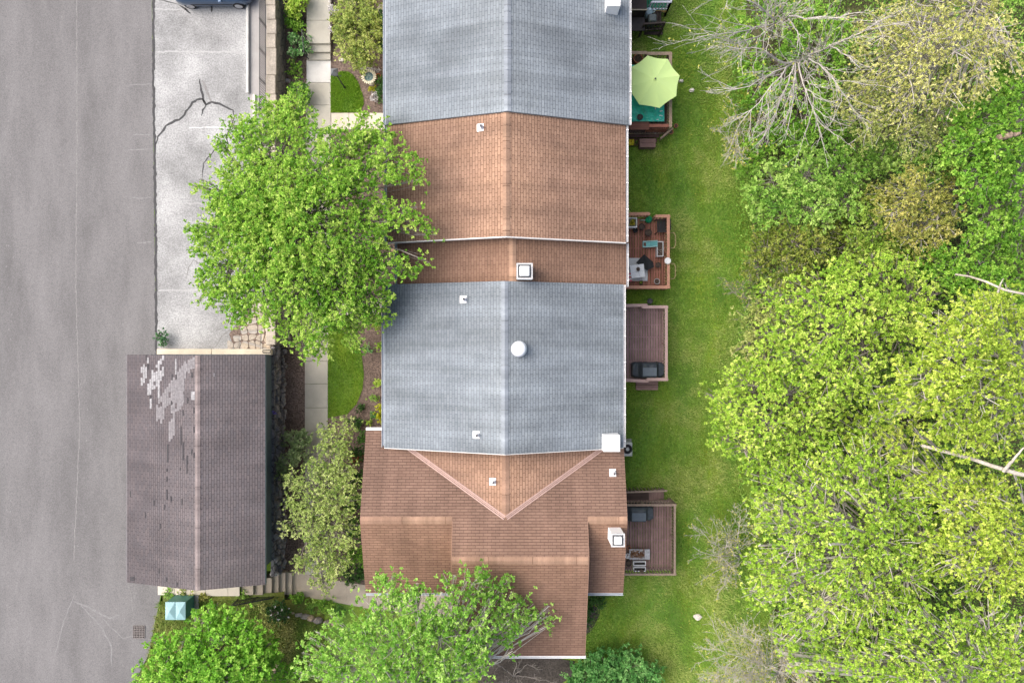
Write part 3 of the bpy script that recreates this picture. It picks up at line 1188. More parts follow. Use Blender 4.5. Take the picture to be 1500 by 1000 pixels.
def chimney(root, x0, x1, y0, y1, zb, zt, kind='flue'):
    m = MB()
    m.box(x0, x1, y0, y1, zb, zt, .012)
    c = part('chimney', m, WHITE, root)
    if kind == 'flue':
        e = .045
        m = MB()
        for (a, b, c0, d) in ((x0 - .02, x1 + .02, y0 - .02, y0 + e), (x0 - .02, x1 + .02, y1 - e, y1 + .02), (x0 - .02, x0 + e, y0 + e, y1 - e), (x1 - e, x1 + .02, y0 + e, y1 - e)):
            m.box(a, b, c0, d, zt + .003, zt + .05)
        part('chimney_rim', m, plain('rim_grey', (.5, .5, .5), .1, 10, .5), c)
        m = MB()
        m.box(x0 + e + .002, x1 - e - .002, y0 + e + .002, y1 - e - .002, zt + .003, zt + .02)
        part('flue_mouth', m, CAPD, c)
        f = .17
        m = MB()
        mx_, my_ = (x0 + x1) / 2, (y0 + y1) / 2
        hw = (x1 - x0) / 2 - e - .075
        m.box(mx_ - hw, mx_ + hw, my_ - hw, my_ + hw, zt + .02, zt + .16, .03)
        part('chimney_cap', m, WHITE, c)
    return c


# --- A: far grey house -----------------------------------------------------------------
def zfun(xc, zr, s): return lambda x, y: zr - abs(x - xc) * s


def simple_house(label, xl, xr, xc, ze, y0, y1, mat, capmat, left_gutter=True, right_gutter=True, rake=None, wy0=None, wy1=None, wallmat=None):
    zr = ze + (xc - xl) * S3
    root = thing('townhouse', label, 'house', (xc, (y0 + y1) / 2, 0), 'row of townhouses joined side by side')
    m = MB()
    ns_roof(m, xl, xr, xc, zr, S3, y0, y1)
    part('roof', m, mat, root)
    m = MB()
    ridge_cap_ns(m, xc, zr, S3, y0 + .01, y1 - .01)
    part('ridge_cap', m, capmat, root)
    m = MB()
    ns_walls(m, xl, xr, xc, zr, S3, wy0 if wy0 is not None else y0 + .1, wy1 if wy1 is not None else y1 - .1)
    part('wall', m, wallmat or BEIGE, root)
    if left_gutter: gutter_y(root, xl, ze, y0 + .02, y1 - .02, -1, GUT, .13, False)
    if right_gutter: gutter_y(root, xr, zr - (xr - xc) * S3, y0 + .02, y1 - .02, 1, plain('right_gutter', (.62, .62, .62), .15, 5, .4), .11)
    if rake:
        m = MB()
        for xe in (xl, xr):
            zE = zr - abs(xe - xc) * S3
            a, b = Vector((xc, rake, zr - .07)), Vector((xe, rake, zE - .07))
            n = 1 if xe > xc else -1
            q = lambda p, up: (p.x, p.y, p.z + up)
            m.hexa([(a.x, rake - .05, a.z - .12), (b.x, rake - .05, b.z - .12), (b.x, rake - .004, b.z - .12), (a.x, rake - .004, a.z - .12)][::n],
                   [(a.x, rake - .05, a.z + .09), (b.x, rake - .05, b.z + .09), (b.x, rake - .004, b.z + .09), (a.x, rake - .004, a.z + .09)][::n])
        part('rake_trim', m, FASC, root)
    return root, zfun(xc, zr, S3), zr


yAB = UY(183, 5.8)
A, zA, zrA = simple_house('grey shingled house at the far end, next to the green umbrella', UX(565, 5.8), UX(921.5, 5.8), UX(743.5, 7.7), 5.8, yAB, 24, GREY, CAPG)
chimney(A, UX(889, 6.9), UX(909, 6.9), UY(9, 6.9), UY(-12, 6.9), 5.6, 6.9, 'box')

yBB = UY(355, 5.7)
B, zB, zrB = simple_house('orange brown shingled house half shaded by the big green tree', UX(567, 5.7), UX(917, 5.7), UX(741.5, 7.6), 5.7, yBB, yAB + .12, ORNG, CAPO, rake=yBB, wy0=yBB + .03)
vent_pipe(B, 704, 187, zB)

yBC = UY(417.5, 5.2)
B2, zB2, zrB2 = simple_house('narrow orange brown roofed house with the square white chimney', UX(582, 5.2), UX(917.5, 5.2), UX(751, 7.0), 5.2, yBC - .1, yBB + .05, ORNGB, CAPO)
chimney(B2, .22, .9, 2.78, 3.46, 6.3, 7.62)

yCD = UY(655.5, 5.5)
C, zC, zrC = simple_house('grey shingled house with the round white roof dome in the middle', UX(563, 5.5), UX(913, 5.5), UX(739.5, 7.4), 5.5, yCD, yBC, GREY, CAPG, wy0=yCD + .3)
vent_pipe(C, 679, 438.5, zC)
vent_pipe(C, 698, 636.5, zC)
m = MB()
dx_, dy_, _ = U(760.5, 511, 7.4)
zb = zC(dx_, dy_)
m.lathe((dx_, dy_), [(.36, zb - .1), (.36, zb + .14), (.335, zb + .16), (.325, zb + .2)], 28)
dm = part('roof_dome', m, plain('dome_collar', (.62, .64, .66), .05, 5, .35, .02, .5), C)
m = MB()
m.lathe((dx_, dy_), [(.318, zb + .201), (.31, zb + .25), (.26, zb + .31), (.15, zb + .35), (.002, zb + .36)], 28, cap=False)
part('dome_lens', m, plain('white_dome', (.82, .84, .86), .03, 4, .25, .02, .5), dm)
chimney(C, UX(884, 6.4), UX(908.5, 6.4), UY(661.5, 6.4), UY(637, 6.4), 5.3, 6.4, 'box')
# rake edge of C over the end house, pale metal
m = MB()
for xe in (UX(563, 5.5), UX(913, 5.5)):
    xc_ = UX(739.5, 7.4)
    zE = zC(xe, 0)
    pts = [(xc_, zrC), (xe, zE)]
    n = 1 if xe > xc_ else -1
    m.hexa([(pts[0][0], yCD - .03, pts[0][1] - .12), (pts[1][0], yCD - .03, pts[1][1] - .12), (pts[1][0], yCD - .004, pts[1][1] - .12), (pts[0][0], yCD - .004, pts[0][1] - .12)][::n],
           [(pts[0][0], yCD - .03, pts[0][1] + .012), (pts[1][0], yCD - .03, pts[1][1] + .012), (pts[1][0], yCD - .004, pts[1][1] + .012), (pts[0][0], yCD - .004, pts[0][1] + .012)][::n])
part('rake_trim', m, FASC, C)

# --- D: end house with the cross gable --------------------------------------------------
D = thing('townhouse', 'brown shingled end house with a cross gable and two pale roof valleys', 'house', (0, -9, 0), 'row of townhouses joined side by side')
zr1, yr1 = 6.5, UY(762, 6.5)
zr2 = 7.06
yr2 = yr1 - (zr2 - zr1) * 3
xDL, xDR = UX(527, zr1), UX(919.5, zr1)
xM0, xM1 = UX(662, zr2 - .2), UX(862.5, zr2)
yS1 = UY(868, 5.23)
yS2 = UY(960, 5.36)
yN = UY(630, 5.18)
zN = lambda y: zr1 - (y - yr1) * S3                   # northern plane, also carries on up to the middle ridge
zS1 = lambda y: zr1 - (yr1 - y) * S3
zS2 = lambda y: zr2 - (yr2 - y) * S3
zxg = 6.47                                            # cross-gable ridge
xg = UX(740.5, zxg)
SX = .222
yapex = yr1 + (zr1 - zxg) * 3
yC = yCD + .25                                        # runs in under C
m = MB()
kk = math.sqrt(1 + S3 * S3)


def ewface(mb, poly, zf, yr):
    """poly of (x,y), counter-clockwise, on a plane whose ridge is y = yr"""
    pts = [(x, y, zf(y)) for x, y in poly]
    mb.face(pts, [(p[0], abs(p[1] - yr) * kk) for p in pts])
    mb.face([(p[0], p[1], p[2] - .13) for p in reversed(pts)])
    for a, b in zip(pts, pts[1:] + pts[:1]):
        mb.face([a, (a[0], a[1], a[2] - .13), (b[0], b[1], b[2] - .13), b], [(0, 0), (.1, 0), (.1, .1), (0, .1)])


# valley foot where the cross gable meets the northern plane at y = yC
def xvalley(y): return (zxg - zN(y)) / SX
vL = xg - xvalley(yC)
vR = xg + xvalley(yC)
ewface(m, [(xDL, yr1), (xg, yr1), (xg, yapex), (vL, yC), (UX(563, 5.5) + .3, yC), (UX(563, 5.5) + .3, yN), (xDL, yN)], zN, yr2)
ewface(m, [(xg, yr1), (xDR, yr1), (xDR, yC), (vR, yC), (xg, yapex)], zN, yr2)
ewface(m, [(xM0, yr2), (xM1, yr2), (xM1, yr1), (xM0, yr1)], zN, yr2)
part('roof', m, ORNGD, D)
m = MB()
ewface(m, [(xDL, yS1), (xM0, yS1), (xM0, yr1), (xDL, yr1)], zS1, yr1)
ewface(m, [(xM1, yS1), (xDR, yS1), (xDR, yr1), (xM1, yr1)], zS1, yr1)
ewface(m, [(xM0, yS2), (xM1, yS2), (xM1, yr2), (xM0, yr2)], zS2, yr2)
part('roof', m, ORNGB, D, 'lower brown roof slopes facing the lawn end')
m = MB()
kx = math.sqrt(1 + SX * SX)
for sg, xv in ((-1, vL), (1, vR)):
    q = [(xg, yapex, zxg), (xg, yC, zxg), (xv, yC, zN(yC))]
    if sg > 0: q = [q[0], q[2], q[1]]
    m.face([(a, b, c + .006) for a, b, c in q], [(b, abs(a - xg) * kx) for a, b, c in q])
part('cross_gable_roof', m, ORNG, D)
m = MB()
ridge_cap_ns(m, xg, zxg + .006, SX, yapex + .05, yC - .35, .17)
part('ridge_cap', m, CAPO, D)
m = MB()
for sg, xv in ((-1, vL), (1, vR)):
    a, b = Vector((xg, yapex, zxg)), Vector((xv, yC, zN(yC)))
    d = (b - a).normalized()
    a = a + d * .05
    n = Vector((-d.y, d.x, 0)).normalized()
    for o, wd, up in ((-.075, .06, .03), (.0, .045, .018), (.075, .06, .03)):
        p0, p1 = a + n * o, b + n * o
        m.bar(p0 + Vector((0, 0, up)), p1 + Vector((0, 0, up)), wd, .03)
part('valley_flashing', m, PINKM, D)


def ridge_cap_ew(mb, yr, zr, x0, x1, wd=.17):
    x = x0
    i = 0
    while x < x1 - .02:
        e = min(x + .26, x1)
        lf = .012 + .008 * (i % 2)
        for sg in (-1, 1):
            y = yr + sg * wd
            z = zr - wd * S3
            q = [(x, yr, zr + lf + .01), (e, yr, zr + lf), (e, y, z + lf), (x, y, z + lf + .01)]
            if sg > 0: pass
            else: q = q[::-1]
            mb.face(q, [(p[0] + .07, .03 + abs(p[1] - yr) * .2) for p in q])
        x = e
        i += 1


for a_ in ((yr1, zr1, xDL + .02, xM0 - .02), (yr1, zr1, xM1 + .02, xDR - .02), (yr2, zr2, xM0 + .01, xM1 - .01)):
    m = MB()
    ridge_cap_ew(m, *a_)
    part('ridge_cap', m, CAPO, D)
m = MB()                                              # walls
ring = lambda x: [(x, yS1 + .35, -.3), (x, yC, -.3), (x, yC, zN(yC) - .15), (x, yr1, zr1 - .15), (x, yS1 + .35, zS1(yS1 + .35) - .15)]
m.loft([ring(xDL + .2), ring(xM0 + .1)], cap=True)
m.loft([ring(xM1 - .1), ring(xDR - .2)], cap=True)
ring2 = lambda x: [(x, yS2 + .35, -.3), (x, yC, -.3), (x, yC, zN(yC) - .16), (x, yr2, zr2 - .15), (x, yS2 + .35, zS2(yS2 + .35) - .15)]
m.loft([ring2(xM0 + .12), ring2(xM1 - .12)], cap=True)
part('wall', m, BEIGE, D)
m = MB()                                              # rake trims of the middle block
for xe in (xM0 - .012, xM1 + .012):
    m = MB()
    m.hexa([(xe - .01, yr1 - .02, zr1 + .0), (xe + .01, yr1 - .02, zr1 + .0), (xe + .01, yr2, zr2 - .2), (xe - .01, yr2, zr2 - .2)][::-1],
           [(xe - .01, yr1 - .02, zr1 + .01), (xe + .01, yr1 - .02, zr1 + .01), (xe + .01, yr2, zr2 - .003), (xe - .01, yr2, zr2 - .003)][::-1])
    m.hexa([(xe - .01, yS2, zS2(yS2) - .2), (xe + .01, yS2, zS2(yS2) - .2), (xe + .01, yr2, zr2 - .2), (xe - .01, yr2, zr2 - .2)],
           [(xe - .01, yS2, zS2(yS2) - .003), (xe + .01, yS2, zS2(yS2) - .003), (xe + .01, yr2, zr2 - .003), (xe - .01, yr2, zr2 - .003)])
    part('rake_trim', m, plain('brown_rake', (.33, .2, .14), .2, 8, .8), D)


def gutter_x(root, y, z, x0, x1, mat, wd=.13):
    m = MB()
    m.box(x0, x1, y - wd, y - .005, z - .125, z - .10)
    m.box(x0, x1, y - wd, y - wd + .03, z - .10, z - .02)
    m.box(x0, x1, y - .025, y - .005, z - .10, z - .03)
    return part('gutter', m, mat, root)


gutter_x(D, yS1, zS1(yS1), xDL, xM0 - .02, GUT)
gutter_x(D, yS1, zS1(yS1), xM1 + .02, xDR, GUT)
gutter_x(D, yS2, zS2(yS2), xM0 - .02, xM1 + .05, WHITE)
m = MB()
m.box(xDL, UX(563, 5.5) - .05, yN + .005, yN + .13, zN(yN) - .12, zN(yN) + .004)
part('gutter', m, WHITE, D)
vent_pipe(D, 722, 705, lambda x, y: zxg - abs(x - xg) * SX)
vent_pipe(D, 898, 692, lambda x, y: zN(y))
chimney(D, 4.45, 5.03, UY(800, 7.45), UY(781.5, 7.45), 6.0, 7.42)

# ================================================================ garage
Z0g, xr_g = 4.75, UX(289.5, 4.75)
sg_ = .28
xLg, xRg = UX(186, 3.62), UX(388.5, 3.9)
yNg, ySg = UY(519.5, 3.9), UY(853.5, 3.7)
GA = thing('garage', 'long dark purplish grey shingled garage with a bleached zigzag patch on its roof', 'garage', (xr_g, (yNg + ySg) / 2, LOT))
m = MB()
ns_roof(m, xLg, xRg, xr_g, Z0g, sg_, ySg, yNg)
part('roof', m, GAR, GA)
m = MB()
ridge_cap_ns(m, xr_g, Z0g, sg_, ySg + .01, yNg - .01, .13)
part('ridge_cap', m, CAPR, GA)
m = MB()
zz = lambda x: Z0g - abs(x - xr_g) * sg_ - .16
x0_, x1_ = xLg + .5, -12.93
ring = lambda y: [(x0_, y, -.2), (x1_, y, -.2), (x1_, y, zz(x1_)), (xr_g, y, zz(xr_g)), (x0_, y, zz(x0_))]
m.loft([ring(yNg - .02), ring(ySg + .35)], cap=True)
part('wall', m, TEAL, GA)
m = MB()
m.box(xRg + .003, xRg + .02, ySg + .01, yNg - .01, Z0g - (xRg - xr_g) * sg_ - .16, Z0g - (xRg - xr_g) * sg_ - .02)
part('fascia', m, plain('teal_fascia', (.12, .17, .19), .1, 6, .6), GA)
m = MB()
m.box(xLg - .05, xLg - .003, ySg + .01, yNg - .01, Z0g - (xr_g - xLg) * sg_ - .13, Z0g - (xr_g - xLg) * sg_ + .004)
part('drip_edge', m, plain('drip_edge_metal', (.17, .16, .165), .2, 6, .5), GA)


def on_left_slope(px, py):
    X = (px - 750) / 1000.0
    z = (Z0g - sg_ * xr_g + 38 * sg_ * X) / (1 + sg_ * X)
    return U(px, py, z)


def patches(rects, name, mat, lift):
    for (x0, x1, y0, y1) in rects:
        mb = MB()
        ya, n = y0, 0
        while ya < y1 - .5:                            # tab by tab
            yb = min(ya + random.uniform(4, 9.2), y1)
            if random.random() < .1 and y1 - y0 > 12:
                ya = yb
                if mb.f:
                    part(name, mb, mat, GA)
                    mb = MB()
                continue
            q = [on_left_slope(x0 + .12, yb - .12), on_left_slope(x1 - .12, yb - .12), on_left_slope(x1 - .12, ya + .12), on_left_slope(x0 + .12, ya + .12)]
            lf = lift + random.uniform(0, .004)
            mb.face([(a, b, c + lf) for a, b, c in q])
            ya = yb
        if mb.f: part(name, mb, mat, GA)


zo = lambda r: [(180 + a / 5.885, 180 + b / 5.885, 510 + c / 5.885, 510 + d / 5.885) for a, b, c, d in r]
L1 = [(155, 173, 160, 322), (174, 191, 135, 298), (193, 209, 160, 270), (211, 229, 268, 405), (229, 247, 265, 400), (247, 265, 185, 355), (265, 283, 160, 350),
      (283, 301, 140, 330), (301, 319, 105, 430), (319, 337, 90, 280), (337, 357, 60, 240), (232, 250, 432, 543), (209, 226, 80, 130), (588, 622, 370, 445), (450, 464, 62, 225)]
L2 = [(286, 304, 485, 628), (304, 322, 435, 610), (322, 341, 410, 740), (341, 359, 380, 610), (359, 377, 350, 520), (377, 395, 330, 495), (395, 413, 300, 485),
      (413, 431, 275, 465), (431, 449, 250, 590), (449, 467, 270, 545), (467, 485, 200, 540), (485, 503, 170, 525), (503, 521, 150, 500), (521, 532, 130, 470),
      (395, 413, 630, 800), (413, 431, 480, 780), (431, 449, 590, 750), (540, 560, 130, 200), (560, 580, 100, 215), (580, 600, 90, 180), (600, 622, 75, 175), (530, 548, 110, 260)]
zo3 = lambda r: [(160 + a / 2.6325, 160 + b / 2.6325, 500 + c / 2.6325, 500 + d / 2.6325) for a, b, c, d in r]
TB = zo([(210, 224, 135, 185), (418, 432, 220, 275), (455, 467, 225, 265), (588, 606, 205, 255), (552, 563, 420, 475), (513, 525, 528, 583), (607, 619, 508, 560), (607, 619, 672, 725),
         (495, 507, 668, 830), (513, 525, 810, 965), (381, 393, 825, 985), (587, 599, 868, 920), (607, 619, 895, 945), (549, 560, 920, 1000), (197, 206, 55, 105), (232, 243, 405, 435), (413, 425, 450, 490)])
TB += zo3([(222, 228, 395, 465), (220, 225, 490, 540), (220, 225, 570, 610), (236, 241, 595, 620), (210, 215, 628, 650), (137, 141, 655, 680), (194, 199, 700, 722), (190, 195, 873, 893),
           (80, 97, 905, 922), (258, 264, 927, 945), (218, 223, 908, 925), (278, 283, 605, 630), (272, 277, 485, 497), (80, 84, 575, 600), (170, 175, 612, 635), (297, 302, 440, 510)])
patches(zo(L1), 'bleached_shingle', BARE1, .012)
patches(zo(L2), 'half_bleached_shingle', BARE2, .009)
patches(TB, 'missing_tab', TAR, .014)
m = MB()
q = [(UX(314.5, 4.4), UY(551, 4.4)), (UX(317, 4.4), UY(551, 4.4)), (UX(317, 4.4), UY(546, 4.4)), (UX(314.5, 4.4), UY(546, 4.4))]
zRs = lambda x: Z0g - (x - xr_g) * sg_
m.face([(a, b, zRs(a) + .012) for a, b in q])
part('patched_tab', m, BARE2, GA)

# ================================================================ decks
MAUVE = planks('mauve_boards', (.34, .225, .22), 'x', var=.14)
MAUVER = plain('mauve_rail', (.5, .345, .315), .1, 4, .6)
RED = planks('red_boards', (.33, .145, .10), 'x', var=.35)
REDR = plain('red_rail', (.47, .24, .16), .12, 4, .6)
BROWN = planks('brown_boards', (.27, .175, .155), 'x', var=.2)
BROWNR = plain('brown_rail', (.3, .225, .175), .25, 8, .75)
DARKB = planks('dark_boards', (.05, .035, .032), 'x')
DARKR = plain('dark_rail', (.06, .045, .04), .25, 8, .75)
HX = 5.0                                              # house wall behind the decks


def deck(label, x1, y0, y1, zf, boards, rail, segs, pitch=.145, ball=True, lattice=False, balw=.045, rz=.92, capw=.16):
    """segs: list of rail runs ((xa,ya),(xb,yb), height offset)"""
    root = thing('deck', label, 'deck', ((HX + x1) / 2, (y0 + y1) / 2, zf))
    m = MB()
    x = HX
    while x < x1 - .02:
        e = min(x + pitch - .028, x1)
        m.box(x, e, y0, y1, zf - .04, zf + random.uniform(-.002, .002))
        x += pitch
    part('deck_boards', m, boards, root)
    m = MB()
    m.box(HX, x1 - .02, y0 + .02, y0 + .06, zf - .28, zf - .045)
    m.box(HX, x1 - .02, y1 - .06, y1 - .02, zf - .28, zf - .045)
    m.box(x1 - .05, x1 - .01, y0 + .065, y1 - .065, zf - .28, zf - .045)
    for yy in np.linspace(y0 + .3, y1 - .3, 6):
        m.box(HX, x1 - .06, yy - .02, yy + .02, zf - .28, zf - .045)
    part('deck_frame', m, rail, root)
    for (a, b, off) in segs:
        a, b = Vector((*a, 0)), Vector((*b, 0))
        d = (b - a)
        L = d.length
        d.normalize()
        n = Vector((-d.y, d.x, 0))
        top = zf + rz + off
        r = MB()
        q = lambda w, s: [a - n * w + d * s, b - n * w - d * s, b + n * w - d * s, a + n * w + d * s]
        r.hexa([(p.x, p.y, top - .045) for p in q(capw / 2, 0)], [(p.x, p.y, top) for p in q(capw / 2, 0)])
        rp = part('railing', r, rail, root)
        lo = MB()
        lo.bar((a.x, a.y, zf + .12), (b.x, b.y, zf + .12), .05, .08)
        lo.bar((a.x, a.y, top - .09), (b.x, b.y, top - .09), .045, .08)
        part('lower_rail', lo, rail, rp)
        k = max(2, int(L / .16))
        if ball:
            bl = MB()
            for i in range(1, k):
                p = a + d * (L * i / k)
                bl.rbox((p.x, p.y), balw, balw, zf + .17, top - .13, math.atan2(d.y, d.x))
            part('balusters', bl, rail, rp)
        for e in ((a, b) if L < 2.2 else (a, (a + b) / 2, b)):
            po = MB()
            po.box(e.x - .045, e.x + .045, e.y - .045, e.y + .045, -.1, top - .05)
            part('post', po, rail, root)
    return root


def dx(px, z): return UX(px, z)


# mauve deck beside the grey house
zf = .55
zt = zf + .92
xr_ = UX(976, zt); yt = UY(449.5, zt); yb = UY(555.5, zt)
xm = UX(948, zt)
DK1 = deck('mauve painted deck with a covered grill and a single step down to the grass', xr_ + .05, yb - .05, yt + .05, zf, MAUVE, MAUVER,
           [((xr_, yb), (xr_, yt), 0), ((xm - .25, yt), (xr_ + .08, yt), .003), ((HX + .3, yt + .07), (xm + .02, yt + .1), -.12), ((xm, yb), (xr_ + .08, yb), .003), ((HX + .3, yb - .02), (xm + .1, yb - .1), -.12)])
m = MB()
A_ = U(931.5, 571, .25); B_ = U(964, 556, .25)
m.box(A_[0], B_[0], A_[1], A_[1] + .26, .18, .24)
m.box(A_[0], B_[0], A_[1] + .28, A_[1] + .56, .19, .25)
m.box(A_[0] + .05, A_[0] + .12, A_[1] + .03, A_[1] + .5, -.05, .178)
m.box(B_[0] - .12, B_[0] - .05, A_[1] + .03, A_[1] + .5, -.05, .178)
part('step', m, planks('mauve_step', (.3, .19, .175), 'y'), DK1)
m = MB()
m.lathe(U(952, 441, .3)[:2], [(.10, 0), (.15, .3), (.16, .32), (.12, .32), (.1, .28)], 14)
solo('flower_pot', m, plain('dark_pot', (.08, .08, .085), .3, 12, .6), 'dark grey pot standing on the grass behind the mauve deck', 'pot', U(952, 441, 0))


def covered_grill(label, x0, x1, y0, y1, zf, mat, seed=0):
    """barbecue under a fitted cover: low side shelves, a raised hood, folds in the cloth"""
    root = thing('covered_grill', label, 'grill', ((x0 + x1) / 2, (y0 + y1) / 2, zf))
    N = 36
    M = 14
    L, Wd = x1 - x0, y1 - y0
    prof = lambda u: .72 + .36 * max(0, min(1, (min(u, 1 - u) - .18) / .10))
    V, F = [], []
    rings = []
    for i in range(N + 1):
        u = i / N
        e = min(1, .80 + 2.2 * min(u, 1 - u))
        z1 = prof(u) * (.9 + .1 * e)
        ring = []
        for j in range(M + 1):
            v = j / M
            if v < .25:
                a = v / .25
                yy, zz_ = -.5 - .03 * (1 - a), z1 * a * .93
            elif v > .75:
                a = (1 - v) / .25
                yy, zz_ = .5 + .03 * (1 - a), z1 * a * .93
            else:
                a = (v - .25) / .5
                yy = -.5 + a
                zz_ = z1 * (.93 + .07 * math.sin(math.pi * a) ** .5)
            f = .022 * mnoise.noise((u * 9 + seed, v * 7, seed)) + .012 * mnoise.noise((u * 25, v * 6 + seed, 1))
            ring.append((x0 + u * L + f * 1.2, (y0 + y1) / 2 + yy * Wd * e + f, zf + .02 + zz_ + f))
        rings.append(ring)
    m = MB()
    m.loft(rings, smooth=True, close=False)
    m.face(rings[0])
    m.face(list(reversed(rings[-1])))
    part('cover', m, mat, root)
    h = MB()
    cx_ = (x0 + x1) / 2
    h.bar((cx_ - L * .22, (y0 + y1) / 2 - Wd * .1, zf + 1.115), (cx_ + L * .22, (y0 + y1) / 2 - Wd * .1, zf + 1.115), Wd * .55, .02)
    part('hood_panel', h, plain('cover_panel', (.125, .15, .175), .12, 8, .6, .2), root)
    for sx in (-1, 1):
        l = MB()
        l.box(cx_ + sx * L * .4 - .03, cx_ + sx * L * .4 + .03, y0 + .08, y0 + .14, zf, zf + .06)
        part('foot', l, DARKM, root)
    return root


COVER = plain('grill_cover', (.045, .055, .065), .3, 7, .5, .3)
covered_grill('dark slate covered grill on the mauve deck', UX(928, 1.5), UX(974.5, 1.6), UY(553, 1.5), UY(531, 1.5), zf, COVER, 1)

# red-stained deck crowded with pots
zf2 = .55; zt = zf2 + .95
xr_ = UX(979, zt); yt = UY(316.5, zt); yb = UY(420.5, zt); xm = UX(952, zt)
DK2 = deck('red stained deck crowded with flower pots and white furniture', xr_ + .06, yb - .05, yt + .05, zf2, RED, REDR,
           [((xr_, yb), (xr_, yt), 0), ((xm + .3, yt), (xr_ + .08, yt), .003), ((HX + .3, yt + .12), (xm, yt + .14), -.06), ((HX + .3, yb), (xr_ + .08, yb), .003)], rz=.95)
m = MB()
for yy in (352, 397):
    c = U(985, yy, 1.0)
    m.tube([(c[0] - .15, c[1] + .42, .95), (c[0] + .1, c[1] + .4, 1.0), (c[0] + .16, c[1] + .25, 1.0), (c[0] + .16, c[1] - .25, 1.0), (c[0] + .1, c[1] - .4, 1.0), (c[0] - .15, c[1] - .42, .95)], .02, 6)
    part('plant_hoop', m, plain('tan_metal', (.4, .29, .17), .2, 8, .6), DK2)
    m = MB()

BLACKP = plain('black_plastic', (.022, .023, .025), .3, 10, .5)
SOIL = surface('pot_soil', (.09, .065, .05), .6, 30, .3, 3, bump=.8)
TERRA = plain('terracotta', (.55, .21, .11), .2, 8, .75)
PLANTL = leafmat('pot_leaf', (.04, .09, .015), (.1, .2, .03), (.3, .35, .05))


def pot(label, px, py, r, h, z, mat, soil=True, plant=0, cat='pot', name='flower_pot', group=None):
    c = U(px, py, z + h)
    root = thing(name, label, cat, (c[0], c[1], z), group)
    m = MB()
    m.lathe(c[:2], [(r * .72, z), (r * .98, z + h - .05), (r * 1.06, z + h - .05), (r * 1.06, z + h), (r * .92, z + h), (r * .88, z + h - .05)], 20, cap=False)
    m.lathe(c[:2], [(r * .72, z), (.002, z + .002)], 20, cap=False)
    part('pot_body', m, mat, root)
    if soil:
        m = MB()
        m.lathe(c[:2], [(r * .89, z + h - .055), (r * .5, z + h - .03), (.002, z + h - .025)], 16, cap=False)
        part('soil', m, SOIL, root)
    if plant:
        rng = rng_for(label)
        n = plant
        C = np.array([c[0], c[1], z + h + .06]) + rng.normal(size=(n, 3)) * np.array([r * .45, r * .45, .06])
        V, F = leaf_geo(rng, C, .09)
        part('foliage', np_mesh('foliage', V - np.array(root.location), F, np.clip(rng.normal(.5, .25, n), 0, 1)), PLANTL, root)
    return root


z = zf2
# square white planter with a yellowish plant
c = U(926, 326, z + .45)
t = thing('planter', 'square white planter holding a yellow green plant on the red deck', 'planter', (c[0], c[1], z))
m = MB()
s = .27
for a in ((c[0] - s, c[0] + s, c[1] - s, c[1] - s + .05), (c[0] - s, c[0] + s, c[1] + s - .05, c[1] + s), (c[0] - s, c[0] - s + .05, c[1] - s + .051, c[1] + s - .051), (c[0] + s - .05, c[0] + s, c[1] - s + .051, c[1] + s - .051)):
    m.box(*a, z, z + .45)
part('planter_box', m, WHITE, t)
m = MB(); m.box(c[0] - s + .052, c[0] + s - .052, c[1] - s + .052, c[1] + s - .052, z, z + .36)
part('soil', m, surface('grey_soil', (.2, .2, .2), .3, 30, .2, 3), t)
rng = rng_for('yp')
C = np.array([c[0] + .02, c[1] - .02, z + .45]) + rng.normal(size=(160, 3)) * np.array([.075, .075, .05])
V, F = leaf_geo(rng, C, .08)
part('foliage', np_mesh('foliage', V - np.array(t.location), F, np.clip(rng.normal(.75, .25, 160), 0, 1)), leafmat('yellow_leaf', (.1, .1, .01), (.38, .34, .03), (.6, .52, .06)), t)

# green watering can
c = U(951, 321, z + .3)
t = thing('watering_can', 'green watering can with a long pale spout at the rail of the red deck', 'watering can', (c[0], c[1], z))
m = MB()
m.lathe(c[:2], [(.17, z), (.19, z + .05), (.18, z + .24), (.12, z + .32), (.10, z + .32), (.09, z + .28)], 18)
gm = plain('green_plastic', (.01, .25, .11), .2, 6, .35)
part('can_body', m, gm, t)
m = MB(); m.tube([(c[0] - .15, c[1] - .02, z + .1), (c[0] - .32, c[1] - .05, z + .25), (c[0] - .5, c[1] - .07, z + .38)], [.03, .025, .02], 8)
part('spout', m, plain('pale_green_plastic', (.3, .5, .42), .1, 6, .4), t)
m = MB(); m.tube([(c[0] + .15, c[1], z + .1), (c[0] + .27, c[1] + .02, z + .22), (c[0] + .2, c[1] + .02, z + .36), (c[0] + .05, c[1], z + .38)], .018, 8)
part('handle', m, gm, t)

pot('black round pot with dark soil touching the empty black pot', 940, 332, .16, .3, z, BLACKP)
pot('small empty black pot beside the white planter', 931, 337, .13, .22, z, BLACKP, False)
pot('wide brown pot of dry soil in the middle of the red deck', 950, 340.5, .175, .28, z, plain('dark_brown_pot', (.06, .045, .04), .3, 10, .6))
pot('dark pot with brown soil beside the black mat', 964, 388, .14, .25, z, plain('grey_brown_pot', (.07, .06, .055), .3, 10, .6))
pot('pale rimmed pot of dark soil near the outer corner of the red deck', 962.5, 412, .15, .26, z, plain('pale_pot', (.55, .54, .52), .1, 8, .5))
pot('tiny potted plant beside the white table on the red deck', 939, 414, .11, .16, z, plain('dull_pot', (.2, .15, .12), .2, 10, .7), True, 40)


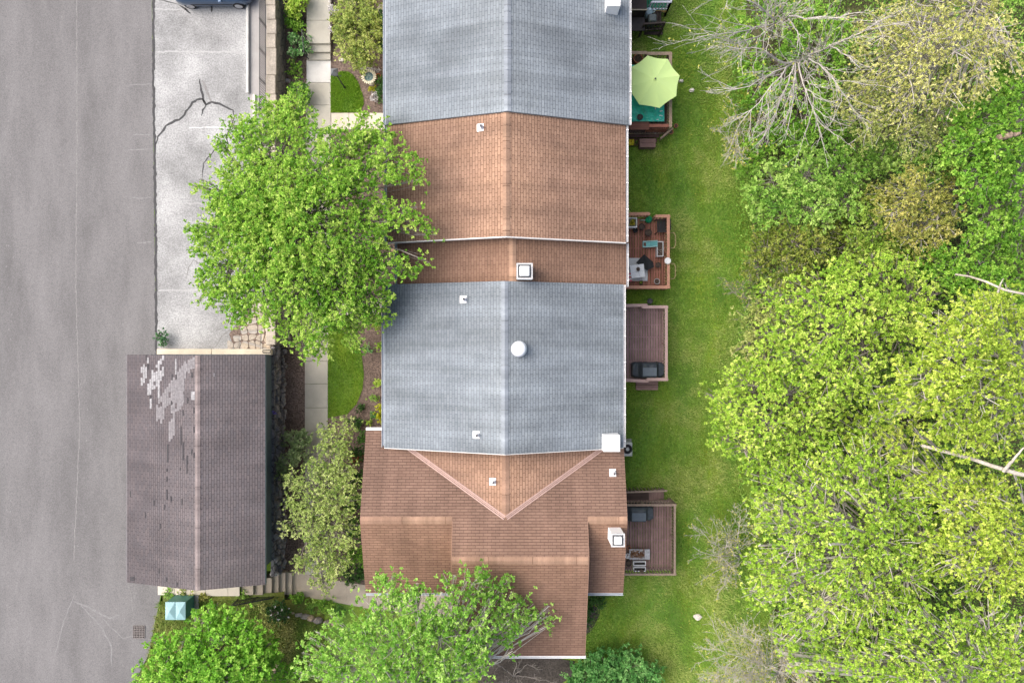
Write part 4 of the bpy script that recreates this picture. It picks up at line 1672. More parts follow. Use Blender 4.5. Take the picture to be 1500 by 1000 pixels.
def chair(label, px, py, z, ang, mat, w=.56, d=.56):
    c = U(px, py, z + .5)
    root = thing('garden_chair', label, 'chair', (c[0], c[1], z))
    ca, sa = math.cos(ang), math.sin(ang)
    R = lambda x, y, zz_: (c[0] + ca * x - sa * y, c[1] + sa * x + ca * y, z + zz_)
    m = MB()
    for i in range(6):
        y0_, y1_ = -d / 2 + d * i / 6 + .008, -d / 2 + d * (i + 1) / 6 - .008
        m.hexa([R(-w / 2, y0_, .41), R(w / 2, y0_, .41), R(w / 2, y1_, .41), R(-w / 2, y1_, .41)], [R(-w / 2, y0_, .44), R(w / 2, y0_, .44), R(w / 2, y1_, .44), R(-w / 2, y1_, .44)])
    part('seat', m, mat, root)
    m = MB()
    for i in range(5):
        a, b_ = -w / 2 + w * i / 5 + .01, -w / 2 + w * (i + 1) / 5 - .01
        m.hexa([R(a, d / 2, .45), R(b_, d / 2, .45), R(b_, d / 2 + .03, .45), R(a, d / 2 + .03, .45)], [R(a, d / 2 + .15, .95), R(b_, d / 2 + .15, .95), R(b_, d / 2 + .18, .95), R(a, d / 2 + .18, .95)])
    part('backrest', m, mat, root)
    for sx in (-1, 1):
        m = MB(); m.bar(R(sx * (w / 2 + .03), -d / 2, .64), R(sx * (w / 2 + .03), d / 2 + .08, .66), .05, .03)
        part('armrest', m, mat, root)
        for sy in (-1, 1):
            m = MB(); m.bar(R(sx * (w / 2 + .03), sy * d / 2, .63), R(sx * (w / 2 + .06), sy * (d / 2 + .05), 0), .035)
            part('leg', m, mat, root)
    return root


chair('black slatted garden chair at the outer corner of the red deck', 969, 331, z, math.radians(-88), BLACKP, .6, .46)

# turquoise child's slide
c = U(953, 357, z + .35)
t = thing('toy_slide', 'small turquoise plastic slide lying on the red deck', 'toy slide', (c[0], c[1], z))
TQ = plain('turquoise_plastic', (.16, .42, .42), .12, 6, .35)
m = MB()
q = lambda x, dz, w_: [(c[0] + x, c[1] - w_, z + dz), (c[0] + x, c[1] + w_, z + dz)]
prof = [(-.38, .10), (-.2, .12), (0, .2), (.2, .33), (.36, .42)]
top = [(c[0] + x, z + d_) for x, d_ in prof]
for (xa, za), (xb, zb_) in zip(top[:-1], top[1:]):
    m.hexa([(xa, c[1] - .13, za - .03), (xb, c[1] - .13, zb_ - .03), (xb, c[1] + .13, zb_ - .03), (xa, c[1] + .13, za - .03)],
           [(xa, c[1] - .13, za), (xb, c[1] - .13, zb_), (xb, c[1] + .13, zb_), (xa, c[1] + .13, za)])
part('slide_bed', m, TQ, t)
for sy in (-1, 1):
    m = MB()
    m.tube([(x, c[1] + sy * .15, zz_ + .03) for x, zz_ in top], .03, 8)
    part('side_rail', m, plain('pale_turquoise', (.35, .58, .57), .1, 6, .35), t)
m = MB(); m.box(c[0] + .3, c[0] + .36, c[1] - .12, c[1] + .12, z, z + .38)
part('support', m, TQ, t)
m = MB(); m.box(c[0] - .34, c[0] - .21, c[1] - .09, c[1] + .09, z + .125, z + .15)
part('step', m, plain('brown_pad', (.12, .07, .05), .2, 8, .7), t)

# long white-edged trough
c = U(967, 364.5, z + .4)
t = thing('planter', 'long white edged trough of bare soil in the middle of the red deck', 'planter', (c[0], c[1], z))
m = MB()
w_, l_ = .18, .41
PG = plain('pale_grey_plastic', (.6, .6, .6), .06, 6, .4)
for a in ((c[0] - w_, c[0] + w_, c[1] - l_, c[1] - l_ + .045), (c[0] - w_, c[0] + w_, c[1] + l_ - .045, c[1] + l_), (c[0] - w_, c[0] - w_ + .045, c[1] - l_ + .046, c[1] + l_ - .046), (c[0] + w_ - .045, c[0] + w_, c[1] - l_ + .046, c[1] + l_ - .046)):
    m.box(*a, z, z + .4)
part('planter_box', m, PG, t)
m = MB(); m.box(c[0] - w_ + .047, c[0] + w_ - .047, c[1] - l_ + .047, c[1] + l_ - .047, z, z + .33)
part('soil', m, SOIL, t)
rng = rng_for('stems')
C = np.array([c[0], c[1] - .15, z + .38]) + rng.normal(size=(26, 3)) * np.array([.06, .14, .03])
V, F = leaf_geo(rng, C, .07)
part('dry_leaves', np_mesh('dry_leaves', V - np.array(t.location), F, np.clip(rng.normal(.5, .25, 26), 0, 1)), leafmat('dry_leaf', (.2, .14, .1), (.4, .34, .28), (.6, .56, .5)), t)

# white table over a pale rug, black mat leaning on it
c = U(933, 395, z + .02)
m = MB(); m.box(UX(910, z), UX(948.5, z), UY(411.5, z), UY(378, z), z + .004, z + .02)
solo('rug', m, plain('pale_rug', (.55, .57, .58), .1, 10, .9), 'pale grey outdoor rug under the white table', 'rug', (c[0], c[1], z))
c = U(934, 397, z + .72)
t = thing('garden_table', 'white square table with a thin cloth on the red deck', 'table', (c[0], c[1], z))
m = MB()
m.rbox(c, .74, .70, z + .69, z + .72, .12)
part('tabletop', m, plain('table_white', (.72, .73, .74), .05, 6, .5), t)
for sx in (-1, 1):
    for sy in (-1, 1):
        m = MB(); m.bar((c[0] + sx * .28, c[1] + sy * .26, z + .69), (c[0] + sx * .31, c[1] + sy * .29, z), .04)
        part('leg', m, WHITE, t)
m = MB()
for a in (.12, .12 + math.pi / 2):
    m.bar((c[0] - .36 * math.cos(a) + .1, c[1] - .36 * math.sin(a) - .05, z + .724), (c[0] + .36 * math.cos(a), c[1] + .36 * math.sin(a), z + .724), .012, .006)
part('table_seams', m, plain('seam_grey', (.4, .42, .44), .1, 6, .6), t)
pot('small brown pot on top of the white table', 935, 394, .095, .14, z + .725, plain('brown_glaze', (.12, .08, .06), .2, 8, .4))
m = MB()
c = U(945, 384, z + .45)
q = [(-.46, -.02), (-.04, .42), (.42, .02), (.49, -.26), (.1, -.44)]
rng = rng_for('mat')
G_ = []
pts_t = [(c[0] + a, c[1] + b_, z + .42 + .10 * a) for a, b_ in q]
m.loft([[(p[0] - .01, p[1] + .01, p[2] - .05) for p in pts_t], pts_t], cap=True)
m.tube([pts_t[1], pts_t[4]], .02, 6)
solo('folded_tarp', m, plain('black_cloth', (.018, .02, .021), .4, 6, .75, .5), 'black cloth draped beside the white table on the red deck', 'cloth', c)
# striped pink and white flag cloth hanging by the wall
t = thing('garden_flag', 'pink and white striped flag hanging by the white table', 'flag', U(923, 408, z + .6))
c = U(923, 406, z + .6)
for i, mt in enumerate(('p', 'w', 'p', 'w', 'p')):
    m = MB()
    a = -.2 + i * .09
    m.hexa([(c[0] - .16 + a * .3, c[1] + a, z + .5), (c[0] + .14 + a * .2, c[1] + a - .03, z + .62), (c[0] + .14 + a * .2, c[1] + a + .05, z + .62), (c[0] - .16 + a * .3, c[1] + a + .085, z + .5)],
           [(c[0] - .16 + a * .3, c[1] + a, z + .515), (c[0] + .14 + a * .2, c[1] + a - .03, z + .635), (c[0] + .14 + a * .2, c[1] + a + .05, z + .635), (c[0] - .16 + a * .3, c[1] + a + .085, z + .515)])
    part('stripe', m, plain('pink_cloth', (.6, .16, .2), .2, 10, .8) if mt == 'p' else plain('white_cloth', (.7, .68, .68), .1, 10, .8), t)
m = MB(); m.bar((c[0] - .18, c[1] - .25, z), (c[0] - .18, c[1] - .25, z + .7), .025)
part('pole', m, DARKM, t)
# white dish on the rail
m = MB()
c = U(978, 382, zf2 + 1.03)
m.lathe(c[:2], [(.06, zf2 + .953), (.08, zf2 + .99), (.17, zf2 + 1.04), (.175, zf2 + 1.06), (.15, zf2 + 1.06), (.002, zf2 + 1.03)], 24)
solo('dish', m, plain('white_ceramic', (.78, .78, .76), .03, 5, .3), 'white round dish on the outer rail of the red deck', 'dish', (c[0], c[1], zf2 + .953))

# brown deck of the end house, with stairs
zf3 = .6; zt = zf3 + .92
xr_ = UX(988.5, zt); yt = UY(739.5, zt); yb = UY(841, zt)
DK3 = deck('weathered brown deck of the end house with stairs at its far side', xr_ + .05, yb - .04, yt + .05, zf3, BROWN, BROWNR,
           [((xr_, yb), (xr_, yt), 0), ((HX + .3, yt), (xr_ + .06, yt), .003), ((HX + .3, yb), (xr_ + .06, yb), .003)], capw=.11)
ys0, ys1 = UY(736, .6), UY(717, .6)
for i in range(3):
    m = MB()
    zz_ = .45 - .15 * i
    x0 = UX(950, .4) + i * .3
    m.box(x0, x0 + .3, ys0 + .1, ys1 - .05, zz_ - .04, zz_)
    part('stair_tread', m, BROWN, DK3)
m = MB(); m.box(HX, UX(950, .5), ys0 + .1, ys1 - .05, .5, .585)
part('stair_landing', m, planks('landing_boards', (.075, .05, .042), 'y'), DK3)
m = MB()
ra, rb = Vector((HX + .4, ys1, 1.35)), Vector((UX(977, .8), ys1, .85))
m.bar(ra, rb, .09, .04)
part('stair_rail', m, BROWNR, DK3)
m = MB()
for i in range(15):
    q = ra.lerp(rb, (i + .5) / 15)
    m.box(q.x - .022, q.x + .022, q.y - .022, q.y + .022, .05, q.z - .03)
part('balusters', m, BROWNR, DK3)
covered_grill('slate grey covered grill half under the eaves on the brown deck', UX(912, 1.5), UX(958.5, 1.6), UY(764, 1.5), UY(742.5, 1.5), zf3, plain('grill_cover_grey', (.06, .07, .08), .3, 7, .5, .3), 7)
z = zf3
# tray of wood chips
c = U(937, 811, z + .3)
t = thing('garden_bench', 'low bench heaped with brown leaf litter on the brown deck', 'bench', (c[0], c[1], z))
m = MB(); m.box(UX(922, z + .3), UX(952, z + .3), UY(819, z + .3), UY(804, z + .3), z + .26, z + .30)
part('seat', m, plain('grey_bench', (.42, .42, .43), .3, 12, .7), t)
for sx in (924, 950):
    for sy in (806, 817):
        m = MB(); p = U(sx, sy, z + .3); m.box(p[0] - .025, p[0] + .025, p[1] - .025, p[1] + .025, z, z + .26)
        part('leg', m, BROWNR, t)
rng = rng_for('litter')
c = U(935, 811, z + .32)
C = np.array([c[0], c[1], z + .33]) + np.stack([rng.uniform(-.42, .33, 420), rng.normal(0, .11, 420), rng.normal(0, .02, 420)], 1)
V, F = leaf_geo(rng, C, .075, up=1.5)
lit = np_mesh('leaf_litter', V - np.array(c), F, np.clip(rng.normal(.5, .25, 420), 0, 1))
o = solo('leaf_litter', lit, leafmat('litter_leaf', (.10, .05, .03), (.24, .12, .06), (.42, .26, .15)), 'heap of dry brown leaves on the low bench of the brown deck', 'leaves', c)
o['kind'] = 'stuff'
for py_, lab in ((825, 'white trough planter of black soil next to the leaf covered bench'), (833.5, 'white trough planter of black soil next to the end rail of the brown deck')):
    c = U(937, py_, z + .3)
    t = thing('planter', lab, 'planter', (c[0], c[1], z), 'white trough planters on the brown deck')
    w_, l_ = .34, .12
    m = MB()
    for a in ((c[0] - w_, c[0] + w_, c[1] - l_, c[1] - l_ + .04), (c[0] - w_, c[0] + w_, c[1] + l_ - .04, c[1] + l_), (c[0] - w_, c[0] - w_ + .04, c[1] - l_ + .041, c[1] + l_ - .041), (c[0] + w_ - .04, c[0] + w_, c[1] - l_ + .041, c[1] + l_ - .041)):
        m.box(*a, z, z + .3)
    part('planter_box', m, WHITE, t)
    m = MB(); m.box(c[0] - w_ + .042, c[0] + w_ - .042, c[1] - l_ + .042, c[1] + l_ - .042, z, z + .24)
    part('soil', m, plain('black_soil', (.035, .032, .03), .5, 30, .95, .6), t)
pot('white bucket half under the eaves of the end house', 919.5, 814, .13, .3, z, WHITE, False, name='bucket', cat='bucket')
pot('small terracotta pot half under the eaves of the end house', 921.5, 802, .1, .18, z, TERRA)
pot('black pot of soil wedged beside the white bucket', 921, 825, .15, .25, z, BLACKP)

# green umbrella deck
zf4 = .6; zt = zf4 + .9
xr_ = UX(982, zt); yt = UY(77, zt); yb = UY(186, zt)
DK4 = deck('old brown deck with a lime umbrella and a green table cloth', xr_ + .06, yb - .05, yt + .06, zf4, planks('umbrella_deck', (.13, .085, .07), 'x'), plain('tan_rail', (.34, .25, .18), .25, 8, .75),
           [((xr_, yb), (xr_, yt), 0), ((UX(948, zt), yt - .06), (xr_ + .06, yt - .06), .003), ((HX + .3, yt + .04), (UX(948, zt), yt + .02), -.1)], capw=.17)
m = MB()
rr = MB()
m.box(HX + .1, UX(951, 1.45), UY(190, 1.45), UY(178.5, 1.45), 1.38, 1.43)
part('reddish_shelf', m, planks('rust_boards', (.17, .075, .055), 'y', .1), DK4)
m = MB(); m.box(UX(951, 1.45) + .01, UX(981, 1.45), UY(186, 1.45), UY(181.5, 1.45), 1.38, 1.42)
part('reddish_shelf', m, plain('rust_paint', (.33, .13, .09), .2, 8, .7), DK4)
m = MB()
for i in range(13):
    x = UX(947, 1) + i * .095
    m.box(x, x + .045, UY(190.5, 1), UY(188.5, 1), .1, 1.2)
part('balusters', m, plain('rust_paint', (.33, .13, .09), .2, 8, .7), DK4)
for i in range(3):
    m = MB()
    zz_ = .45 - .14 * i
    y1_ = UY(189, .4) - i * .22
    m.box(HX + .4, UX(969, .4) - i * .1, y1_ - .22, y1_, zz_ - .04, zz_)
    part('stair_tread', m, planks('stair_brown', (.12, .07, .06), 'x', .16), DK4)
m = MB()
p0 = U(969, 201, .9); p1 = U(984, 190, .9)
m.bar((p0[0], p0[1], .7), (p1[0], p1[1], 1.2), .09, .04)
part('stair_rail', m, BROWNR, DK4)
for i in range(5):
    m = MB(); f = (i + .5) / 5
    x_, y_ = p0[0] + (p1[0] - p0[0]) * f, p0[1] + (p1[1] - p0[1]) * f
    m.box(x_ - .02, x_ + .02, y_ - .02, y_ + .02, 0, .7 + .5 * f - .03)
    part('stair_baluster', m, BROWNR, DK4)

# umbrella
uz = 2.95
uc = U(959.5, 116, uz)
t = thing('umbrella', 'lime green eight sided patio umbrella open over the deck', 'umbrella', (uc[0], uc[1], zf4))
angs = [math.radians(a) for a in (13, 58, 103, 148, 193, 238, 283, 328)]
Ru = 1.29
m = MB()
top = (uc[0], uc[1], uz)
nr = 7
fab = []
for k in range(8):
    a0, a1 = angs[k], angs[k] + math.pi / 4
    for i in range(nr):
        for j in range(6):
            def P(fi, fj):
                r = .09 + (Ru - .09) * fi
                sag = 1 - .03 * math.sin(math.pi * fj) * fi
                a = a0 + (a1 - a0) * fj
                cor = math.cos(math.pi / 8) / math.cos((fj - .5) * math.pi / 4)
                return (uc[0] + r * sag * cor * math.cos(a) / math.cos(math.pi / 8) * 1.0, uc[1] + r * sag * cor * math.sin(a) / math.cos(math.pi / 8),
                        uz - .36 * fi ** 1.15 - .05 * math.sin(math.pi * fj) * fi)
            m.face([P(i / nr, j / 6), P((i + 1) / nr, j / 6), P((i + 1) / nr, (j + 1) / 6), P(i / nr, (j + 1) / 6)], None, True)
tm = NT('lime_canvas')
tv = tm.coord()
pc = tm.n('ShaderNodeBsdfPrincipled')
pc.inputs['Base Color'].default_value = (.76, .98, .38, 1)
pc.inputs['Roughness'].default_value = .85
pc.inputs['Specular IOR Level'].default_value = .15
tl = tm.n('ShaderNodeBsdfTranslucent'); tl.inputs['Color'].default_value = (.76, .98, .36, 1)
ms = tm.n('ShaderNodeMixShader'); ms.inputs[0].default_value = .1
tm.t.links.new(pc.outputs[0], ms.inputs[1]); tm.t.links.new(tl.outputs[0], ms.inputs[2]); tm.t.links.new(ms.outputs[0], tm.out.inputs[0])
part('canopy', m, tm.m, t)
for a in angs:
    r = MB()
    r.bar((uc[0], uc[1], uz - .05), (uc[0] + 1.38 * math.cos(a), uc[1] + 1.38 * math.sin(a), uz - .42), .02)
    part('rib', r, DARKM, t)
m = MB(); m.lathe(uc[:2], [(.025, zf4), (.025, uz - .02)], 10); part('pole', m, plain('bronze_pole', (.15, .1, .07), .1, 5, .4), t)
m = MB(); m.lathe(uc[:2], [(.3, zf4), (.3, zf4 + .05), (.05, zf4 + .12), (.04, zf4 + .3)], 20); part('base', m, DARKM, t)
m = MB(); m.lathe(uc[:2], [(.11, uz - .045), (.09, uz + .02), (.04, uz + .05)], 16); part('vent_cap', m, tm.m, t)
m = MB(); m.lathe(uc[:2], [(.04, uz + .05), (.045, uz + .09), (.02, uz + .12)], 12); part('finial', m, CAPD, t)

# green cloth over the table under the umbrella
tz = zf4 + .76
t = thing('garden_table', 'table under a wrinkled green plastic cloth below the lime umbrella', 'table', (UX(948, tz), UY(145, tz), zf4))
m = MB()
x0_, x1_, y0_, y1_ = UX(915, tz), UX(973, tz), UY(178, tz), UY(95, tz)
N = 44
Gd = []
for i in range(N + 1):
    row = []
    for j in range(N + 1):
        x, y = x0_ + (x1_ - x0_) * i / N, y0_ + (y1_ - y0_) * j / N
        am = max(0, min(1, (UX(952, tz) - x) / .8))
        n_ = mnoise.noise((x * 3.2 + y * 2.2, (x - y) * .9, 2.0)) * .12 * am + mnoise.noise((x * 9, y * 7, 5)) * .02 * (am + .15)
        row.append((x, y, tz + n_))
    Gd.append(row)
for i in range(N):
    for j in range(N):
        m.face([Gd[i][j], Gd[i + 1][j], Gd[i + 1][j + 1], Gd[i][j + 1]], None, True)
gc = NT('green_plastic_cloth')
gv = gc.coord()
part('tablecloth', m, gc.finish(gc.ramp(gc.noise(gv, 4, 4), [(.3, (.01, .34, .25)), (.7, (.04, .6, .47))]), .28, gc.bump(gc.noise(gv, 6, 3), .7, .09), .6), t)
m = MB(); m.box(x0_ + .1, x1_ - .1, y0_ + .1, y1_ - .1, tz - .22, tz - .18); part('tabletop', m, BROWNR, t)
for a in (x0_ + .2, x1_ - .2):
    for b_ in (y0_ + .2, y1_ - .2):
        m = MB(); m.bar((a, b_, tz - .18), (a, b_, zf4), .05); part('leg', m, BROWNR, t)
m = MB()
for (a, b_, w_, r_) in ((960, 159, .05, .1), (968.5, 163, .16, .05), (967, 169.5, .1, .05), (969.5, 170, .06, .05), (963, 175.5, .1, .035)):
    p = U(a, b_, tz)
    m = MB()
    m.rbox(p, w_, r_, tz + .012, tz + .02, .2)
    part('cloth_print', m, plain('white_print', (.75, .78, .76), .05, 6, .5), t)
pot('large terracotta pot in the corner of the umbrella deck', 935, 85.5, .24, .4, zf4, TERRA, True)
m = MB()
z = 1.43
c = U(937, 172.5, tz)
m.lathe(c[:2], [(.14, tz + .02), (.16, tz + .14), (.13, tz + .14), (.1, tz + .1)], 16)
solo('bowl', m, plain('dark_bowl', (.06, .05, .05), .2, 8, .4), 'dark bowl at the near edge of the green table cloth', 'bowl', (c[0], c[1], tz))
for (a, b_, r_, h_, lab) in ((990.5, 184, .11, .22, 'terracotta pot on the grass at the corner of the umbrella deck'), (983, 193, .13, .2, 'tipped terracotta pot by the stair rail of the umbrella deck')):
    pot(lab, a, b_, r_, h_, 0, TERRA)
m = MB()                                             # white crescent dish
c = U(960, 191, .5)
pr = []
for k in range(13):
    a = math.radians(185 + 170 * k / 12)
    pr.append((c[0] + .17 * math.cos(a), c[1] + .17 * math.sin(a)))
for k in range(11, 0, -1):
    a = math.radians(185 + 170 * k / 12)
    pr.append((c[0] + .14 * math.cos(a), c[1] + .04 + .10 * math.sin(a)))
m.prism(pr, .46, .52)
solo('lawn_ornament', m, WHITE, 'white crescent ornament on the stairs of the umbrella deck', 'ornament', (c[0], c[1], .46))
t = thing('storage_box', 'brown slatted wooden chest on the grass below the umbrella deck', 'chest', U(949, 209, 0))
m = MB(); m.box(UX(937.5, .5), UX(960, .5), UY(215.5, .5), UY(203.5, .5), -.05, .46); part('box_body', m, planks('chest_brown', (.24, .14, .125), 'y', .2), t)
m = MB()
a0, a1 = UY(215.7, .5), UY(203.3, .5)
m.box(UX(937, .5), UX(960.5, .5), a0, (a0 + a1) / 2 - .006, .462, .5)
m.box(UX(937, .5), UX(960.5, .5), (a0 + a1) / 2 + .006, a1, .462, .5)
part('lid', m, planks('chest_lid', (.28, .17, .15), 'y', .2), t)
t = thing('toy_truck', 'bright yellow plastic toy on the grass beside the brown chest', 'toy', U(924, 208, 0))
YM = plain('yellow_plastic', (.62, .5, .02), .12, 5, .4)
c = U(924, 208, .3)
m = MB(); m.box(c[0] - .28, c[0] + .2, c[1] - .16, c[1] + .16, .1, .3, .04); part('body', m, YM, t)
m = MB(); m.box(c[0] + .03, c[0] + .17, c[1] - .12, c[1] + .12, .302, .42, .03); part('cab', m, YM, t)
for sx in (-.17, .1):
    for sy in (-1, 1):
        m = MB()
        m.loft([[(c[0] + sx + .09 * math.cos(q_), c[1] + sy * .165 + w_, .09 + .09 * math.sin(q_)) for q_ in np.linspace(0, 2 * math.pi, 14, endpoint=False)] for w_ in (-.03, .03)], cap=True)
        part('wheel', m, DARKM, t)
c = U(932, 209, .25)
pot('squat brown clay pot between the yellow toy and the wooden chest', 932.5, 209, .15, .26, 0, plain('brown_clay', (.2, .11, .08), .2, 8, .8), True, 30)

# far deck at the top edge
zf5 = .7; zt = 1.6
DK5 = deck('black painted deck of the far house with dark stairs', UX(974, zt), UY(34, zf5), UY(15, zf5), zf5, DARKB, DARKR, [((UX(944, zt), UY(35, zt)), (UX(974, zt), UY(33, zt)), 0)], capw=.08)
m = MB(); m.box(HX, UX(944.5, 1.2), UY(45, 1.2), UY(25.5, 1.2), 1.12, 1.2)
part('dark_lid', m, plain('dark_lid_paint', (.055, .048, .046), .35, 5, .7, .4), DK5)
for i in range(3):
    m = MB(); m.box(UX(945, .3), UX(972, .3), UY(38, .3) - i * .2, UY(38, .3) + .18 - i * .2, .3 - i * .12, .34 - i * .12)
    part('stair_tread', m, DARKB, DK5)
m = MB(); m.box(HX, UX(947.5, 2), UY(13.6, 2), UY(-60, 2), 1.0, 2.0)
DKx = thing('deck_screen', 'dark brown panelled storage hut against the far house', 'shed', U(935, 0, 0))
part('wall', m, planks('dark_panel', (.055, .042, .038), 'y', .16), DKx)
m = MB(); m.box(HX, UX(948, 2), UY(15.2, 2) , UY(14, 2), 1.96, 2.03)
part('edge_board', m, plain('tan_edge', (.42, .36, .27), .2, 9, .7), DKx)
m = MB(); m.box(HX, HX + .1, UY(13, 1), UY(-20, 1), -.05, .99); part('post', m, DARKR, DKx)
DKy = deck('upper far deck with green carpet and white railing', UX(983, 1.6), UY(15.5, .7), UY(-70, .7), .7, plain('green_carpet', (.02, .16, .09), .2, 20, .9), plain('lilac_rail', (.55, .55, .62), .08, 5, .5),
           [((UX(955, 1.6), UY(3, 1.6)), (UX(983, 1.6), UY(3, 1.6)), 0), ((UX(983, 1.6), UY(3, 1.6)), (UX(983, 1.6), UY(-60, 1.6)), .003)], capw=.1)
m = MB(); m.box(UX(955, .7), UX(976, .7), UY(15.9, .7) - .02, UY(15.6, .7) - .006, .55, .72)
part('edge_board', m, plain('orange_edge', (.55, .33, .15), .2, 9, .7), DKy)
c = U(952, 14, 1.5)
t = thing('water_cooler', 'pale blue water jug standing at the edge of the far deck', 'jug', (c[0], c[1], .72))
m = MB(); m.lathe(c[:2], [(.16, .72), (.2, .8), (.2, 1.3), (.17, 1.38), (.07, 1.46), (.06, 1.54), (.002, 1.54)], 20)
part('jug_body', m, plain('pale_blue_plastic', (.42, .55, .62), .12, 6, .25), t)
m = MB(); m.tube([(c[0] + .2, c[1], 1.15), (c[0] + .32, c[1] + .02, 1.2), (c[0] + .32, c[1] + .02, 1.4), (c[0] + .2, c[1], 1.42)], .03, 8)
part('handle', m, plain('pale_blue_plastic', (.42, .55, .62), .12, 6, .25), t)
c = U(955.5, 26, zf5 + .7)
t = thing('covered_table', 'dark cooking box standing on the black deck', 'cabinet', (c[0], c[1], zf5))
m = MB(); m.box(c[0] - .2, c[0] + .24, c[1] - .22, c[1] + .22, zf5 + .05, zf5 + .7, .05); part('cabinet_body', m, plain('charcoal_metal', (.07, .085, .085), .2, 6, .5), t)
m = MB(); m.box(c[0] - .17, c[0] + .21, c[1] - .19, c[1] + .19, zf5 + .702, zf5 + .74, .03); part('lid', m, plain('charcoal_lid', (.1, .12, .12), .2, 6, .4), t)
for sx in (-.14, .18):
    for sy in (-.16, .16):
        m = MB(); m.lathe((c[0] + sx, c[1] + sy), [(.03, zf5), (.03, zf5 + .05)], 8); part('caster', m, DARKM, t)

# air conditioner at the corner
c = U(920, 657.5, .75)
t = thing('air_conditioner', 'pale grey air conditioner with a round fan at the corner of the grey house', 'air conditioner', (c[0], c[1], 0))
PGM = plain('ac_casing', (.55, .55, .53), .08, 5, .45)
m = MB(); m.box(c[0] - .36, c[0] + .24, c[1] - .4, c[1] + .38, .06, .74, .04); part('casing', m, PGM, t)
m = MB(); m.box(c[0] - .44, c[0] + .32, c[1] - .48, c[1] + .46, -.05, .055); part('pad', m, CONCG, t)
m = MB(); m.lathe((c[0] - .03, c[1]), [(.25, .741), (.26, .765), (.235, .765), (.23, .742)], 24, cap=False); part('fan_ring', m, DARKM, t)
m = MB(); m.lathe((c[0] - .03, c[1]), [(.228, .7425), (.002, .7435)], 24, cap=False); part('fan_well', m, plain('fan_dark', (.012, .012, .014), .2, 6, .6), t)
m = MB(); m.lathe((c[0] - .03, c[1]), [(.10, .745), (.10, .78), (.06, .79), (.002, .79)], 18); part('fan_motor', m, PGM, t)
m = MB()
for i in range(12):
    a = i * math.pi / 6
    m.bar((c[0] - .03 + .1 * math.cos(a), c[1] + .1 * math.sin(a), .772), (c[0] - .03 + .245 * math.cos(a), c[1] + .245 * math.sin(a), .768), .008)
part('fan_grille', m, DARKM, t)

# ================================================================ street-side objects
def car(label, x0, x1, yc, z, paint):
    """hatchback lying along x, bonnet to the right"""
    L = x1 - x0
    Wd = 1.78
    root = thing('parked_car', label, 'car', ((x0 + x1) / 2, yc, z))
    st = [(0, .42, .80, .62), (.03, .30, .92, .80), (.12, .22, .98, .90), (.3, .20, .98, .89), (.5, .20, .96, .89), (.7, .20, .93, .89), (.85, .22, .86, .86), (.95, .28, .74, .76), (1.0, .40, .62, .56)]
    rings = []
    for f, zb, zt_, hw in st:
        x = x0 + f * L
        hw *= Wd / 1.78
        rings.append([(x, yc + y * hw, z + zb + (zt_ - zb) * h) for y, h in ((-.9, 0), (-1, .15), (-1.0, .55), (-.96, .8), (-.82, 1), (0, 1.04), (.82, 1), (.96, .8), (1.0, .55), (1, .15), (.9, 0))])
    m = MB(); m.loft(rings, cap=True, smooth=True)
    part('body', m, paint, root)
    cab = [(.05, .9, .93, .70), (.12, .93, 1.35, .66), (.28, .93, 1.47, .64), (.48, .93, 1.46, .64), (.62, .92, 1.2, .68), (.72, .9, .93, .72)]
    rings = []
    for f, zb, zt_, hw in cab:
        x = x0 + f * L
        rings.append([(x, yc + y * hw, z + zb + (zt_ - zb) * h) for y, h in ((-1.08, 0), (-1.0, .4), (-.92, .85), (-.7, 1), (.7, 1), (.92, .85), (1.0, .4), (1.08, 0))])
    m = MB(); m.loft(rings, cap=True, smooth=True)
    part('cabin_glass', m, plain('car_glass', (.02, .025, .03), .1, 4, .08, 0, .6), root)
    rf = []
    for f, zt_, hw in ((.115, 1.365, .56), (.2, 1.45, .6), (.28, 1.485, .6), (.48, 1.475, .6), (.54, 1.40, .58)):
        rf.append([(x0 + f * L, yc - hw, z + zt_ - .02), (x0 + f * L, yc - hw * .6, z + zt_ + .01), (x0 + f * L, yc + hw * .6, z + zt_ + .01), (x0 + f * L, yc + hw, z + zt_ - .02)])
    m = MB(); m.loft(rf, smooth=True, close=False)
    part('roof', m, paint, root)
    for fx in (.17, .80):
        for sy in (-1, 1):
            cx_, cz_ = x0 + fx * L, z + .31
            ring = lambda r, y: [(cx_ + r * math.cos(a), yc + sy * y, cz_ + r * math.sin(a)) for a in np.linspace(0, 2 * math.pi, 24, endpoint=False)]
            m = MB(); m.loft([ring(.31, .68), ring(.31, .87), ring(.28, .895), ring(.21, .895)], cap=True, smooth=False)
            wh = part('wheel', m, plain('tyre_rubber', (.02, .02, .02), .2, 10, .8), root)
            m = MB(); m.loft([ring(.205, .897), ring(.19, .91), ring(.06, .905), ring(.01, .915)], cap=True)
            part('rim', m, plain('alloy', (.5, .5, .52), .1, 6, .3, .05, .5, .6), wh)
    for sy in (-1, 1):
        m = MB(); m.box(x0 + L * .955, x0 + L * .985, yc + sy * .5 - .14, yc + sy * .5 + .14, z + .56, z + .68, .02)
        part('headlight', m, plain('lamp_glass', (.7, .72, .75), .05, 5, .15), root)
        m = MB(); m.box(x0 + L * .60, x0 + L * .645, yc + sy * .93 - .08, yc + sy * .93 + .08, z + .9, z + 1.02, .03)
        part('wing_mirror', m, paint, root)
        m = MB(); m.box(x0 + .2 * L, x0 + .74 * L, yc + sy * .9 - .012, yc + sy * .9 + .012, z + .5, z + .54)
        part('side_trim', m, DARKM, root)
    return root


